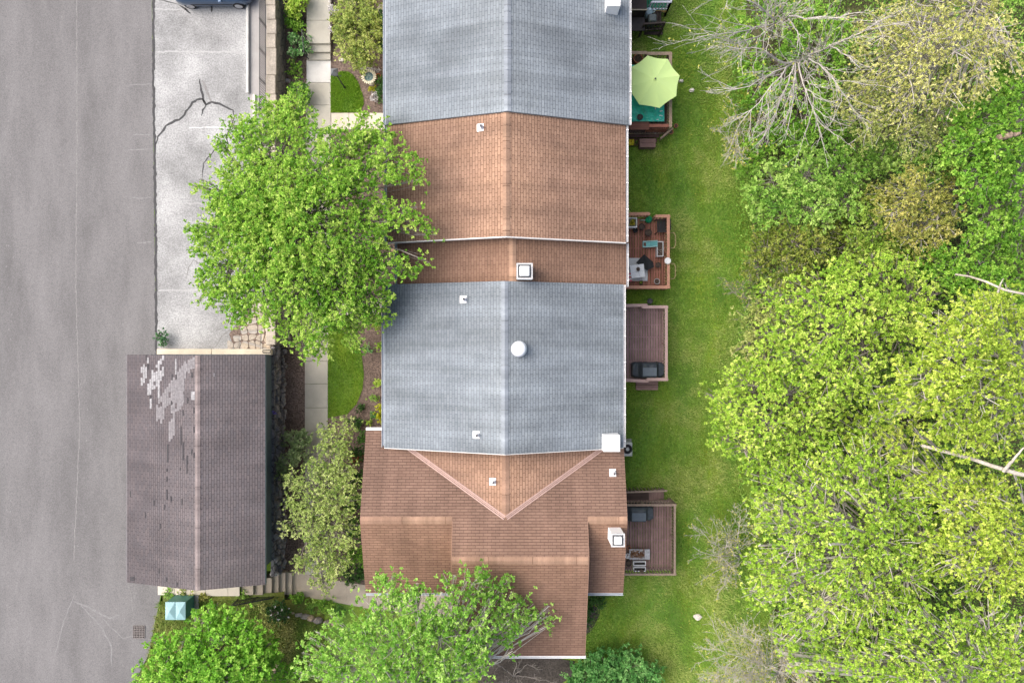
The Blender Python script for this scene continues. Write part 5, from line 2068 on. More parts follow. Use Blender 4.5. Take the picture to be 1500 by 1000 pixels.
cp = NT('blue_paint')
pp = cp.n('ShaderNodeBsdfPrincipled')
pp.inputs['Base Color'].default_value = (.055, .10, .18, 1)
pp.inputs['Metallic'].default_value = .4
pp.inputs['Roughness'].default_value = .3
pp.inputs['Coat Weight'].default_value = .6
cp.put(pp.inputs['Normal'], cp.bump(cp.noise(cp.coord(), 60, 2), .02, .002))
cp.t.links.new(pp.outputs[0], cp.out.inputs[0])
car('blue hatchback parked across the top of the pale lot', UX(256, LOT + .6), UX(369, LOT + .6), UY(4, LOT + .8) + .92, LOT, cp.m)

# lamp post
b = U(505, 128.5, .05)
hz = 2.25
t = thing('lamp_post', 'black lamp post with a boxy lantern on the small front lawn', 'lamp post', (b[0], b[1], .02))
m = MB(); m.lathe(b[:2], [(.06, .0), (.06, .12), (.035, .16), (.03, hz - .3)], 12); part('post', m, DARKM, t)
m = MB(); m.bar((b[0] - .22, b[1], hz - .55), (b[0] + .22, b[1], hz - .55), .03); part('crossbar', m, DARKM, t)
m = MB()
sq = lambda r, z: [(b[0] + r * sx, b[1] + r * sy, z) for sx, sy in ((-1, -1), (1, -1), (1, 1), (-1, 1))]
m.loft([sq(.08, hz - .3), sq(.14, hz)], cap=True)
part('lantern_glass', m, plain('lantern_glass', (.5, .52, .53), .1, 6, .2), t)
m = MB(); m.loft([sq(.19, hz), sq(.16, hz + .05), sq(.05, hz + .16), sq(.02, hz + .22)], cap=True)
part('lantern_roof', m, plain('lantern_roof', (.13, .14, .15), .2, 8, .45), t)

# bird bath ringed with petals
c = U(540, 112, .8)
t = thing('bird_bath', 'cream scalloped bird bath with a blue bowl in the mulch bed', 'bird bath', (c[0], c[1], 0))
ST = plain('cream_stone', (.6, .56, .44), .12, 14, .8, .3)
m = MB(); m.lathe(c[:2], [(.22, 0), (.2, .06), (.1, .12), (.08, .55), (.16, .66), (.3, .7)], 20); part('pedestal', m, ST, t)
m = MB(); m.lathe(c[:2], [(.3, .705), (.34, .76), (.3, .77), (.245, .73)], 28, cap=False); part('rim', m, ST, t)
m = MB()
for i in range(20):
    a = i * math.pi / 10
    e = Vector((math.cos(a), math.sin(a), 0)); s_ = Vector((-e.y, e.x, 0))
    cc = Vector((c[0], c[1], .775))
    q = [cc + e * .25 - s_ * .03, cc + e * .37 - s_ * .045, cc + e * .43, cc + e * .37 + s_ * .045, cc + e * .25 + s_ * .03]
    m.loft([[tuple(p + Vector((0, 0, -.03))) for p in q], [tuple(p + Vector((0, 0, .02))) for p in q]], cap=True)
part('petal_rim', m, plain('petal_cream', (.68, .64, .5), .1, 10, .8), t)
bw = NT('bath_water')
m = MB(); m.lathe(c[:2], [(.245, .735), (.002, .72)], 28, cap=False)
part('water', m, bw.finish(bw.ramp(bw.noise(bw.coord(), 16, 3), [(.35, (.03, .09, .13)), (.65, (.25, .33, .3))]), .12, None, .5), t)
pot('orange clay pot beside the bird bath', 554, 111, .12, .25, 0, plain('orange_clay', (.6, .2, .08), .15, 8, .7), True, 14)

# transformer cabinet
t = thing('utility_cabinet', 'pale teal metal utility box with two hipped lids on the grass bank', 'utility box', U(257, 892, LOT - .1))
zt = LOT + 1.0
x0_, x1_, y0_, y1_ = UX(242.5, zt), UX(272, zt), UY(907, zt), UY(881, zt)
TM = plain('pale_teal_paint', (.26, .43, .46), .07, 4, .5, .05)
TMD = plain('teal_paint', (.07, .2, .16), .12, 4, .5, .05)
m = MB(); m.box(x0_ + .02, x1_ - .02, y0_ + .02, y1_ - .02, LOT - .15, zt - .02); part('cabinet', m, TMD, t)
xm_ = (x0_ + x1_) / 2
for a, b_ in ((x0_, xm_ - .008), (xm_ + .008, x1_)):
    m = MB()
    q = [(a, y0_, zt - .018), (b_, y0_, zt - .018), (b_, y1_, zt - .018), (a, y1_, zt - .018)]
    q2 = [(p[0], p[1], zt + .02) for p in q]
    m.hexa(q, q2)
    ap = ((a + b_) / 2, (y0_ + y1_) / 2, zt + .14)
    for i in range(4):
        m.face([(q2[i][0], q2[i][1], zt + .021), (q2[(i + 1) % 4][0], q2[(i + 1) % 4][1], zt + .021), ap])
    part('lid', m, TM, t)
m = MB(); m.box(x0_ + .15, x1_ + .2, y0_ - .05, y1_ + .45, LOT - .3, LOT - .02); part('pad', m, CONCG, t)

# storm drain
c = U(203.5, 925, LOT)
t = thing('storm_drain', 'square rusty storm drain grate set in the asphalt', 'drain', (c[0], c[1], LOT))
m = MB(); m.box(c[0] - .3, c[0] + .3, c[1] - .33, c[1] + .33, LOT - .012, LOT - .004); part('well', m, plain('drain_dark', (.015, .013, .012), .2, 6, .9), t)
m = MB()
for i in range(8):
    x = c[0] - .3 + .6 * i / 7
    m.box(x - .014, x + .014, c[1] - .33, c[1] + .33, LOT - .003, LOT + .02)
for i in range(8):
    y = c[1] - .33 + .66 * i / 7
    m.box(c[0] - .3, c[0] + .3, y - .014, y + .014, LOT - .003, LOT + .017)
part('grating', m, plain('rusty_iron', (.2, .18, .17), .25, 12, .8), t)

# stones
STN = surface('white_stone', (.66, .61, .54), .25, 14, .2, 3)
STG = surface('grey_stone', (.4, .38, .36), .3, 14, .25, 3)


def stone(label, px, py, r, mat, z=0, k=0, name='rock', rh=None):
    m = MB(); c = U(px, py, z); blob(m, (c[0], c[1], z + r * .35), r, r * .75, rh or r * .7, k, 12, 7, .22)
    solo(name, m, mat, label, 'rock', c)


stone('white rock at the foot of the large yellow green bush', 501, 88, .16, STN, .02, 3)
stone('white rock on the open lawn right of the umbrella', 1013, 133, .15, STN, 0, 5)
stone('pale rock on the lawn at the deck corner under the umbrella', 997.5, 119, .13, STN, 0, 8)
stone('tan rock in the left bed below the round bushes', 422, 119, .14, STG, 0, 9)
stone('grey rock at the top of the long flight of steps', 402, 839, .22, STG, 1.0, 11)
stone('pale long rock on the rough grass near the bare bushes', 1021, 902, .22, STN, 0, 15, rh=.08)
stone('tan rock on the grass bank behind the lush tree', 408, 970, .24, surface('tan_stone', (.38, .29, .2), .3, 12, .3, 2), .7, 21)
stone('reddish rock at the house wall half hidden by the big tree', 578, 367, .2, surface('peach_stone', (.5, .34, .22), .2, 12, .2, 2), .05, 23)

# ================================================================ vegetation
BARK = surface('grey_bark', (.27, .24, .215), .35, 14, .2, 2, (1, 1, .3), bump=.8)
BARKP = surface('pale_bark', (.5, .465, .42), .3, 14, .2, 2, (1, 1, .3), bump=.8)
BARKD = surface('dark_bark', (.13, .105, .09), .35, 14, .2, 2, (1, 1, .3), bump=.8)
LIME = leafmat('lime_leaf', (.17, .33, .03), (.38, .585, .065), (.66, .77, .18), .3)
LIMEY = leafmat('yellow_lime_leaf', (.21, .34, .03), (.43, .59, .07), (.69, .76, .17), .3)
MAPLE = leafmat('fresh_leaf', (.10, .28, .02), (.275, .515, .05), (.53, .69, .15), .3)
LUSH = leafmat('lush_leaf', (.10, .28, .02), (.21, .48, .04), (.44, .68, .12), .3)
AIRY = leafmat('soft_green_leaf', (.10, .27, .025), (.25, .50, .065), (.47, .67, .17), .3)
RICH = leafmat('rich_green_leaf', (.08, .21, .02), (.19, .41, .04), (.40, .61, .10), .28)
MID = leafmat('mid_green_leaf', (.10, .24, .03), (.25, .46, .07), (.46, .63, .16), .28)
OLIVE = leafmat('olive_leaf', (.17, .25, .05), (.36, .43, .11), (.60, .62, .24), .25)
STRAW = leafmat('straw_leaf', (.30, .34, .08), (.55, .56, .17), (.78, .75, .34), .25)
RUST = leafmat('rusty_leaf', (.17, .20, .04), (.34, .37, .08), (.54, .50, .15), .25)
PALE = leafmat('pale_olive_leaf', (.15, .25, .045), (.35, .47, .12), (.60, .66, .27), .25)
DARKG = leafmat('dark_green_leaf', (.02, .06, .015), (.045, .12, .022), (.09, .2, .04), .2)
IVY = leafmat('ivy_leaf', (.035, .11, .018), (.08, .22, .035), (.18, .36, .07), .2)
VARI = leafmat('variegated_leaf', (.08, .27, .06), (.28, .54, .17), (.68, .78, .48), .2)
BLUEG = leafmat('bluish_leaf', (.05, .17, .03), (.12, .34, .08), (.28, .52, .16), .25)
BARET = surface('twig_bark', (.45, .42, .385), .3, 14, .2, 2, (1, 1, .3), bump=.8)
BUD = leafmat('bud_leaf', (.3, .32, .04), (.45, .46, .08), (.6, .56, .15), .25)
GOLD = leafmat('golden_leaf', (.3, .32, .01), (.45, .48, .02), (.6, .6, .05), .25)
WHITEF = leafmat('white_petal', (.45, .42, .4), (.65, .62, .62), (.8, .78, .78), .2)

# the big tree in front of the orange house
tree('shade_tree', 'big spreading bright green tree between the parking lot and the orange roof', 'tree', (432, 335), 9.6,
     [(440, 330, 88), (362, 322, 58), (318, 345, 42), (330, 290, 32), (300, 340, 24), (322, 400, 40), (352, 250, 48), (400, 215, 56), (378, 175, 34), (428, 165, 30), (345, 195, 26), (470, 255, 48),
      (500, 215, 42), (540, 205, 36), (572, 225, 27, 8.3), (598, 240, 21, 8.2), (612, 262, 10, 8.0), (580, 262, 16, 8.2), (532, 275, 36), (555, 322, 25, 8.4), (585, 316, 17, 8.3), (606, 322, 15, 8.2), (626, 336, 9, 8.0), (638, 343, 6, 7.9), (610, 303, 8, 8.0), (515, 345, 46), (560, 388, 25, 8.3), (588, 388, 15, 8.1), (606, 392, 12, 8.0), (624, 381, 8, 7.9), (555, 360, 16, 8.2),
      (480, 410, 62), (420, 410, 62), (370, 430, 44), (330, 435, 24), (300, 440, 14), (500, 455, 38), (450, 470, 40), (440, 505, 18), (465, 515, 12), (540, 430, 32), (555, 455, 16), (520, 490, 22), (345, 460, 18), (560, 470, 10), (390, 290, 60), (405, 360, 62), (290, 270, 8), (282, 340, 10), (436, 135, 12)],
     MAPLE, BARK, dens=700, L=.10, spread=.15, cden=11, vc=.24, rag=3, trunk_r=.26, flat=.55, ros=8)

tree('shade_tree', 'lush vivid green tree beside the teal utility box', 'tree', (305, 985), 7.0,
     [(300, 960, 44), (248, 962, 28), (222, 985, 22), (300, 922, 22), (328, 912, 20), (350, 940, 28), (345, 905, 13), (315, 1000, 52), (362, 970, 28), (375, 1005, 26), (255, 1005, 36), (232, 950, 12), (207, 1003, 15), (314, 890, 9), (290, 905, 9), (300, 1050, 55), (345, 985, 30), (240, 940, 9), (385, 965, 22, 5.0), (405, 990, 26, 4.6), (425, 985, 14, 4.0), (395, 945, 10, 4.6)],
     LUSH, BARK, dens=400, L=.14, zg=1.0, spread=.2, cden=8, flat=.6, ros=9, rag=2, vc=.24)

tree('shade_tree', 'airy pale green tree with grey twigs overhanging the end house', 'tree', (635, 985), 9.8,
     [(470, 960, 28), (450, 945, 12), (500, 930, 36), (545, 905, 36), (560, 862, 24), (580, 880, 30), (612, 905, 42), (612, 865, 12), (650, 905, 38), (655, 855, 16), (690, 862, 28), (725, 865, 26), (700, 850, 16), (740, 895, 32), (775, 895, 22), (802, 905, 15),
      (640, 950, 50), (580, 955, 48), (530, 970, 44), (480, 995, 42), (690, 930, 40), (745, 930, 24), (600, 1000, 55), (680, 985, 44), (545, 1010, 40), (660, 1030, 60), (450, 975, 20)],
     AIRY, BARKP, dens=270, L=.115, zg=0, spread=.17, cden=7, twig=1.0, trunk_r=.2, core=.3, flat=.55, rag=2, vc=.22)

# small pale tree between the garage and the end house
tree('ornamental_tree', 'pale olive small tree leaning over the walk beside the garage', 'tree', (468, 745), 3.9,
     [(486, 640, 24), (505, 622, 14), (478, 675, 32), (462, 715, 38), (490, 730, 38), (448, 762, 34), (482, 780, 40), (462, 815, 30), (490, 832, 22), (470, 850, 20), (425, 740, 14), (412, 772, 11), (422, 700, 16), (498, 690, 22), (505, 800, 12), (478, 868, 6), (440, 830, 16), (500, 655, 12)],
     PALE, BARK, dens=700, L=.085, spread=.12, cden=18, trunk_r=.07, flat=.7, droop=.4, ros=7, vc=.22)
shrub('shrub', 'dark leaved bush under the pale tree at the garage wall', 428, 655, 22, 2.0, leafmat('grey_green_leaf', (.10, .17, .06), (.24, .34, .13), (.48, .55, .28)), BARK, lobes=[(430, 648, 20), (438, 665, 18), (412, 688, 13), (420, 672, 14), (418, 708, 10), (446, 640, 9)])
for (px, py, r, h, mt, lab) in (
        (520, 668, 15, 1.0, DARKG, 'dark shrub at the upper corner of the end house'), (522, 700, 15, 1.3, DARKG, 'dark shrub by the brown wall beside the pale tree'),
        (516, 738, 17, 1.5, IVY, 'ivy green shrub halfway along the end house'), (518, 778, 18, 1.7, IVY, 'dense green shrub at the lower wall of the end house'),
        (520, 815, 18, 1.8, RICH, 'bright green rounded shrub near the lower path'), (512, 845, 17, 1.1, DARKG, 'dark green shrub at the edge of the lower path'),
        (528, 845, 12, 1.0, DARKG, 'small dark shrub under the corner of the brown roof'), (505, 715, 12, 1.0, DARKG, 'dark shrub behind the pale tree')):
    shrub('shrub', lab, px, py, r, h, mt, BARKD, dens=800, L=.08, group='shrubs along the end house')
shrub('shrub', 'russet leaved little shrub at the corner of the end house', 521, 672, 8, .95, leafmat('russet_leaf', (.12, .03, .02), (.25, .08, .04), (.4, .17, .08)), BARKD, dens=700, L=.07)

# upper front garden
shrub('shrub', 'large yellow green bush against the far grey house', 522, 45, 42, 2.7, leafmat('bush_leaf', (.13, .22, .04), (.34, .44, .09), (.6, .63, .22)), BARK, dens=900, L=.08,
      lobes=[(515, 20, 34), (530, 50, 32), (508, 60, 24), (525, 80, 20), (500, 30, 18), (540, 25, 20), (520, -15, 34)], flat=.9)
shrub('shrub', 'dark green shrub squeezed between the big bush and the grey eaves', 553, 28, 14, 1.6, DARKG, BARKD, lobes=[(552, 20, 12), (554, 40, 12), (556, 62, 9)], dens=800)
shrub('shrub', 'round white flecked bush beside the short handrail', 434, 64, 17.5, 1.0, VARI, BARKD, dens=900, L=.085)
shrub('shrub', 'small round dark green bush below the white flecked one', 432, 97, 12.5, .7, RICH, BARKD, dens=900, L=.07)
shrub('shrub', 'glossy bush at the upper rim of the big tree', 435, 131, 19, 1.2, leafmat('glossy_leaf', (.03, .1, .012), (.07, .2, .02), (.16, .32, .05)), BARKD, dens=900, L=.08)
shrub('shrub', 'bright lime bush at the top edge beside the stone wall', 430, 2, 20, 1.5, LIME, BARKD, lobes=[(424, -2, 14), (437, 2, 13), (428, 12, 10), (440, -10, 12)], dens=700, L=.1)
shrub('shrub', 'rich green bush just below the bright lime one', 428, 25, 16, 1.0, RICH, BARKD, lobes=[(424, 22, 13), (433, 28, 12), (428, 36, 9)], dens=900, L=.08)
tree('flowering_plant', 'white flowering plant just below the bird bath', 'plant', (549, 140), .5, [(549, 140, 8), (545, 146, 5), (551, 133, 5)], WHITEF, BARKD, dens=1500, L=.07, spread=.04, cden=40, trunk_r=.01, names=('stem', 'blossoms'))
tree('flowering_plant', 'pinkish white flowers behind the bird bath', 'plant', (546, 101), .4, [(540, 99, 6), (550, 103, 6), (532, 103, 4)], WHITEF, BARKD, dens=1300, L=.065, spread=.04, cden=40, trunk_r=.01, names=('stem', 'blossoms'))
tree('flowering_plant', 'white blossom cluster at the left of the tall yellow green bush', 'plant', (487, 13), .8, [(487, 10, 8), (488, 19, 7), (486, 44, 5)], WHITEF, BARKD, dens=1300, L=.07, spread=.04, cden=40, trunk_r=.01, names=('stem', 'blossoms'), zg=.1)
shrub('golden_plant', 'small golden yellow plant below the bird bath', 545, 130, 5.5, .45, GOLD, BARKD, dens=1500, L=.06, cat='plant')
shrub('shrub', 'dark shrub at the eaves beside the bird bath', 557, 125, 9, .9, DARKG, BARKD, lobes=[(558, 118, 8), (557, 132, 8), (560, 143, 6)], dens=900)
tree('flowering_plant', 'white blossoms by the wall under the right side of the big tree', 'plant', (560, 300), .7, [(560, 298, 6), (556, 303, 4)], WHITEF, BARKD, dens=1000, L=.07, spread=.04, cden=40, trunk_r=.01, names=('stem', 'blossoms'))

# beds by the grey house
for (px, py, r, h, mt, lab) in (
        (551, 476, 7, .5, LIME, 'lime leaved plant in the bed at the near end of the entrance path'), (536, 470, 6, .4, MID, 'feathery plant at the lawn edge near the entrance path'),
        (554, 505, 8, .5, LIME, 'bright green plant in the middle of the mulch bed'), (541, 513, 6, .35, VARI, 'white veined plant in the mulch bed'),
        (553, 561, 7, .45, LIME, 'leafy green plant against the eaves in the mulch bed'), (547, 583, 6, .4, MID, 'small green plant low in the mulch bed'),
        (527, 597, 7, .4, DARKG, 'dark green plant at the tip of the front lawn'), (546, 608, 6, .35, BLUEG, 'bluish green plant beside the golden bush'),
        (538, 620, 5, .3, LIME, 'tiny lime plant near the white gutter'), (520, 618, 11, .6, DARKG, 'spreading dark plant below the front lawn'), (530, 640, 10, .6, IVY, 'ivy clump beside the white gutter')):
    shrub('garden_plant', lab, px, py, r, h, mt, BARKD, dens=900, L=.075, cat='plant', group='plants in the mulch bed by the grey house')
shrub('golden_plant', 'round golden yellow bush against the eaves of the grey house', 557.5, 604, 10, .9, GOLD, BARKD, dens=1100, L=.07, cat='plant', lobes=[(557, 598, 8), (558, 610, 8)])
tree('flowering_plant', 'small violet flowers on the rubble wall under the garage', 'plant', (402, 604), 1.5, [(402, 604, 4)], leafmat('violet_petal', (.12, .08, .4), (.2, .14, .6), (.3, .25, .7)), BARKD, dens=1500, L=.05, zg=1.2, spread=.03, cden=60, trunk_r=.008, names=('stem', 'blossoms'))
shrub('weed', 'scraggly green weed growing at the edge of the asphalt near the garage', 236, 496, 9, .6, leafmat('weed_leaf', (.04, .13, .05), (.09, .22, .09), (.2, .33, .15)), BARKD, dens=420, L=.12, zg=LOT, cat='plant', lobes=[(233, 490, 6), (238, 498, 7), (236, 507, 4)])

# south bank
shrub('flowering_shrub', 'dark flowering bush dotted with white below the steps railing', 402, 901, 19, 1.2, DARKG, BARKD, dens=900, L=.08, zg=.45)
tree('flowering_plant', 'white flower heads dotting the dark bush below the railing', 'flowers', (402, 901), 1.85, [(402, 901, 17)], WHITEF, BARKD, dens=42, L=.075, zg=.5, spread=.05, cden=8, trunk_r=.01, names=('stem', 'blossoms'))
shrub('shrub', 'yellowish small shrub next to the flowering bush', 385, 893, 9, .7, OLIVE, BARKD, zg=.55, lobes=[(384, 890, 7), (388, 900, 7)])
for (px, py, r, h, mt, lab, z_) in ((434, 880, 13, .5, RICH, 'green clump at the foot of the steps railing', 0), (455, 888, 10, .35, MID, 'low green clump left of the narrow bed', 0), (475, 890, 13, .4, RICH, 'low bright plant in the bed along the lower path', 0),
                                    (495, 895, 9, .35, IVY, 'low plant under the edge of the airy tree', 0), (355, 872, 9, .3, MID, 'grassy clump between the terrace walk and the lush tree', .9), (270, 869, 9, .3, OLIVE, 'yellowing clump behind the utility box', 1.1), (296, 872, 8, .35, RUST, 'rusty clump between the utility box and the lush tree', 1.05), (245, 869, 8, .25, MID, 'grass clump at the kerb by the utility box', 1.15)):
    shrub('garden_plant', lab, px, py, r, h, mt, BARKD, dens=800, L=.08, zg=z_, cat='plant')
shrub('shrub', 'bluish green broad leaved bush at the bottom edge', 895, 990, 40, 2.0, BLUEG, BARKD, lobes=[(860, 990, 24), (890, 982, 26), (925, 985, 26), (955, 992, 20), (840, 998, 14), (895, 1010, 30), (935, 1015, 26)], dens=600, L=.13)
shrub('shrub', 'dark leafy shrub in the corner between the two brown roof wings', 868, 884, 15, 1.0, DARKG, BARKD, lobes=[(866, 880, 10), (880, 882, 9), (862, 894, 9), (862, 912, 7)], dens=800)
bare('bare_shrub', 'tangle of bare pale stems behind the end house', (752, 990), 0,
     [[(752, 990, .1), (735, 975, .8), (720, 968, 1.0)], [(752, 990, .1), (770, 972, .8), (795, 980, .9)], [(752, 990, .1), (758, 970, .9), (742, 962, 1.2)], [(752, 990, .1), (780, 992, .7), (806, 998, .8)], [(752, 990, .1), (745, 1000, 1.0), (730, 1008, 1.2)]],
     BARK, BUD, n1=7, n2=6, n3=3, cat='shrub', buds=0, r0=.025, names=('stem', 'leaves'))

# ---------------------------------------------------------------- the wood on the right
wt = dict(spread=.2, cden=10, flat=.6, ros=10, vc=.19, vr=.12, rag=2)
tree('woodland_tree', 'largest lime green tree with radiating grey twigs in the near wood', 'tree', (1265, 770), 9.5,
     [(1268, 722, 28), (1300, 770, 22), (1228, 775, 22), (1200, 740, 46), (1150, 700, 44), (1130, 755, 36), (1180, 800, 50), (1250, 830, 56), (1310, 800, 60), (1330, 740, 56), (1280, 690, 58), (1220, 680, 46), (1120, 850, 30), (1160, 865, 40), (1220, 890, 48), (1290, 890, 54), (1350, 860, 50), (1105, 815, 18), (1370, 790, 44), (1110, 880, 22), (1180, 920, 30), (1250, 940, 34)],
     LIME, BARKP, dens=370, L=.108, twig=1.9, trunk_r=.26, core=.2, **wt)
tree('woodland_tree', 'dense bright lime tree at the lawn edge left of the largest tree', 'tree', (1130, 620), 8.2,
     [(1130, 620, 50), (1075, 600, 30), (1060, 640, 22), (1100, 565, 34), (1165, 580, 46), (1190, 635, 46), (1150, 670, 40), (1100, 665, 34), (1045, 580, 12), (1080, 545, 20), (1210, 600, 36), (1130, 530, 30)],
     LIME, BARK, dens=520, L=.105, twig=1.5, **wt)
tree('woodland_tree', 'lime tree with upright tufts above the yellow crown', 'tree', (1265, 470), 9.5,
     [(1265, 440, 50), (1200, 430, 44), (1160, 470, 36), (1240, 400, 30), (1300, 400, 34), (1345, 395, 22), (1350, 430, 36), (1310, 460, 46), (1230, 490, 48), (1180, 520, 40), (1270, 520, 46), (1330, 500, 40), (1225, 555, 40), (1130, 430, 18), (1130, 490, 20), (1290, 375, 14)],
     LIME, BARK, dens=520, L=.105, twig=1.5, **wt)
tree('woodland_tree', 'yellow lime tree filling the right edge above the fallen trunk', 'tree', (1425, 540), 12.5,
     [(1420, 520, 60), (1370, 560, 48), (1400, 600, 46), (1460, 580, 50), (1480, 520, 42), (1440, 460, 44), (1390, 480, 36), (1490, 450, 34), (1340, 590, 34), (1480, 630, 40), (1420, 640, 34), (1300, 590, 34), (1505, 560, 44)],
     LIMEY, BARKP, dens=520, L=.105, twig=1.6, **wt)
tree('woodland_tree', 'green gold tree just below the fallen trunk', 'tree', (1430, 780), 9.4,
     [(1430, 740, 46), (1390, 710, 34), (1470, 730, 38), (1450, 790, 50), (1490, 780, 40), (1410, 830, 42), (1470, 850, 46), (1500, 830, 40), (1350, 690, 30), (1320, 650, 34), (1270, 630, 34)],
     LIMEY, BARKP, dens=520, L=.105, twig=1.8, **wt)
tree('woodland_tree', 'lime tree with bare pale twigs in the lower right corner', 'tree', (1400, 950), 9.2,
     [(1400, 925, 30), (1340, 930, 36), (1460, 920, 46), (1490, 960, 40), (1430, 985, 46), (1370, 985, 44), (1310, 970, 40), (1260, 985, 32), (1210, 975, 26), (1480, 1010, 40), (1330, 1020, 40), (1150, 940, 18), (1170, 975, 16)],
     LIME, BARKP, dens=370, L=.105, twig=1.9, core=.25, **wt)
tree('woodland_tree', 'straw coloured airy tree at the top right', 'tree', (1370, 60), 10.0,
     [(1370, 40, 56), (1310, 40, 44), (1290, 90, 40), (1350, 100, 46), (1420, 60, 50), (1470, 40, 44), (1450, 100, 36), (1400, 130, 36), (1330, 150, 36), (1280, 150, 36), (1360, -20, 60), (1450, -10, 50), (1500, 80, 30), (1270, 40, 20), (1440, 140, 20)],
     STRAW, BARKP, dens=300, L=.085, twig=1.6, core=.3, spread=.18, cden=9, flat=.6)
tree('woodland_tree', 'olive thin crowned tree beside the bare branched one', 'tree', (1300, 170), 8.0,
     [(1290, 170, 40), (1340, 190, 38), (1250, 130, 30), (1310, 130, 34), (1390, 160, 36), (1370, 210, 30), (1270, 195, 24), (1330, 90, 30), (1240, 170, 20), (1400, 110, 26)],
     OLIVE, BARKP, dens=360, L=.09, twig=1.5, core=.3, spread=.16, cden=9, flat=.6)
tree('woodland_tree', 'rich green leafy tree along the right edge', 'tree', (1455, 190), 8.5,
     [(1450, 170, 40), (1485, 140, 32), (1480, 210, 36), (1430, 220, 36), (1490, 100, 24), (1450, 270, 34), (1490, 260, 32), (1460, 320, 34), (1495, 330, 30), (1420, 180, 26), (1510, 190, 30), (1440, 355, 22), (1480, 375, 22)],
     RICH, BARK, dens=560, L=.12, **wt)
tree('woodland_tree', 'rusty olive twiggy crown between green trees', 'tree', (1360, 290), 7.5,
     [(1355, 280, 46), (1320, 310, 36), (1390, 320, 38), (1400, 270, 30), (1340, 350, 34), (1300, 280, 24), (1380, 350, 26)],
     RUST, BARKP, dens=480, L=.10, twig=1.5, core=.35, spread=.14, cden=11, flat=.65)
tree('woodland_tree', 'mid green rounded tree below the bare branches', 'tree', (1190, 260), 6.0,
     [(1190, 250, 42), (1140, 260, 34), (1240, 250, 36), (1200, 300, 40), (1150, 300, 32), (1250, 290, 34), (1110, 280, 22), (1120, 310, 24), (1285, 230, 26), (1230, 215, 26)],
     MID, BARK, dens=460, L=.125, spread=.13, cden=10, flat=.6)
tree('woodland_tree', 'green tree at the shaded lawn edge with brown twigs', 'tree', (1140, 375), 5.5,
     [(1130, 360, 34), (1170, 350, 34), (1110, 390, 22), (1160, 395, 34), (1200, 360, 32), (1220, 330, 30), (1120, 340, 22), (1260, 330, 30), (1190, 405, 26), (1250, 360, 26)],
     leafmat('olive_green_leaf', (.1, .16, .02), (.19, .27, .035), (.34, .37, .08)), BARK, dens=400, L=.115, spread=.13, cden=10, twig=1.3, flat=.6)
tree('woodland_tree', 'olive speckled small tree at the lawn edge beside the dense lime one', 'tree', (1105, 490), 5.0,
     [(1105, 480, 24), (1090, 510, 18), (1130, 460, 22), (1115, 445, 18), (1085, 465, 12), (1140, 420, 16)],
     OLIVE, BARK, dens=380, L=.11, spread=.12, cden=11, twig=1.3, flat=.6)
tree('woodland_tree', 'shadowy green bush under the bare branched tree', 'tree', (1160, 160), 3.6,
     [(1150, 140, 30), (1190, 170, 34), (1110, 150, 24), (1120, 200, 30), (1160, 205, 30), (1210, 130, 28), (1220, 80, 28), (1170, 60, 26), (1110, 90, 26), (1200, 20, 30), (1100, 40, 22), (1150, 10, 26), (1240, 40, 26), (1240, 190, 26), (1090, 120, 16), (1100, 240, 20)],
     RICH, BARKD, dens=400, L=.13, spread=.13, cden=10, flat=.5)

tree('woodland_tree', 'mid green leafy tree filling the gap under the crooked pale branch', 'tree', (1420, 415), 7.0,
     [(1410, 400, 36), (1450, 410, 34), (1490, 410, 30), (1380, 385, 28), (1430, 440, 30), (1480, 445, 28), (1350, 375, 22)],
     RICH, BARK, dens=480, L=.12, **wt)
tree('woodland_tree', 'olive green tree in front of the rusty crown', 'tree', (1290, 330), 6.2,
     [(1290, 335, 34), (1310, 360, 32), (1270, 365, 28), (1340, 370, 28), (1280, 300, 22)],
     leafmat('fern_leaf', (.11, .21, .025), (.25, .39, .05), (.45, .52, .12)), BARK, dens=480, L=.11, spread=.13, cden=10, flat=.6, rag=2)
tree('woodland_tree', 'soft green low tree between the straw coloured and the rich green crowns', 'tree', (1400, 215), 6.2,
     [(1400, 225, 34), (1370, 240, 28), (1340, 230, 28), (1420, 255, 26), (1300, 225, 26)],
     MID, BARK, dens=480, L=.115, spread=.13, cden=10, flat=.6, rag=2)
tree('woodland_tree', 'low green tree filling the shade left of the green gold one', 'tree', (1330, 690), 6.8,
     [(1330, 690, 36), (1370, 660, 34), (1300, 650, 34), (1290, 720, 30), (1390, 740, 34), (1380, 800, 34)],
     MID, BARK, dens=420, L=.12, spread=.14, cden=9, flat=.6, rag=2)
tree('woodland_tree', 'low green thicket under the lower right lime crowns', 'tree', (1260, 920), 6.2,
     [(1240, 900, 40), (1200, 940, 36), (1300, 930, 40), (1180, 880, 34), (1350, 960, 40), (1260, 980, 40), (1420, 960, 40), (1160, 830, 30), (1150, 780, 30)],
     MID, BARK, dens=460, L=.12, spread=.15, cden=9, flat=.6, rag=2)
tree('woodland_tree', 'low mid green thicket under the dense and the tufted lime trees', 'tree', (1180, 560), 5.8,
     [(1170, 540, 40), (1120, 590, 36), (1220, 540, 40), (1270, 570, 40), (1180, 620, 40), (1230, 650, 40), (1130, 660, 34), (1200, 480, 36), (1260, 480, 36), (1320, 540, 36), (1260, 740, 40), (1200, 790, 38), (1320, 800, 38), (1150, 720, 34)],
     MID, BARK, dens=420, L=.12, spread=.15, cden=9, flat=.6, rag=1)
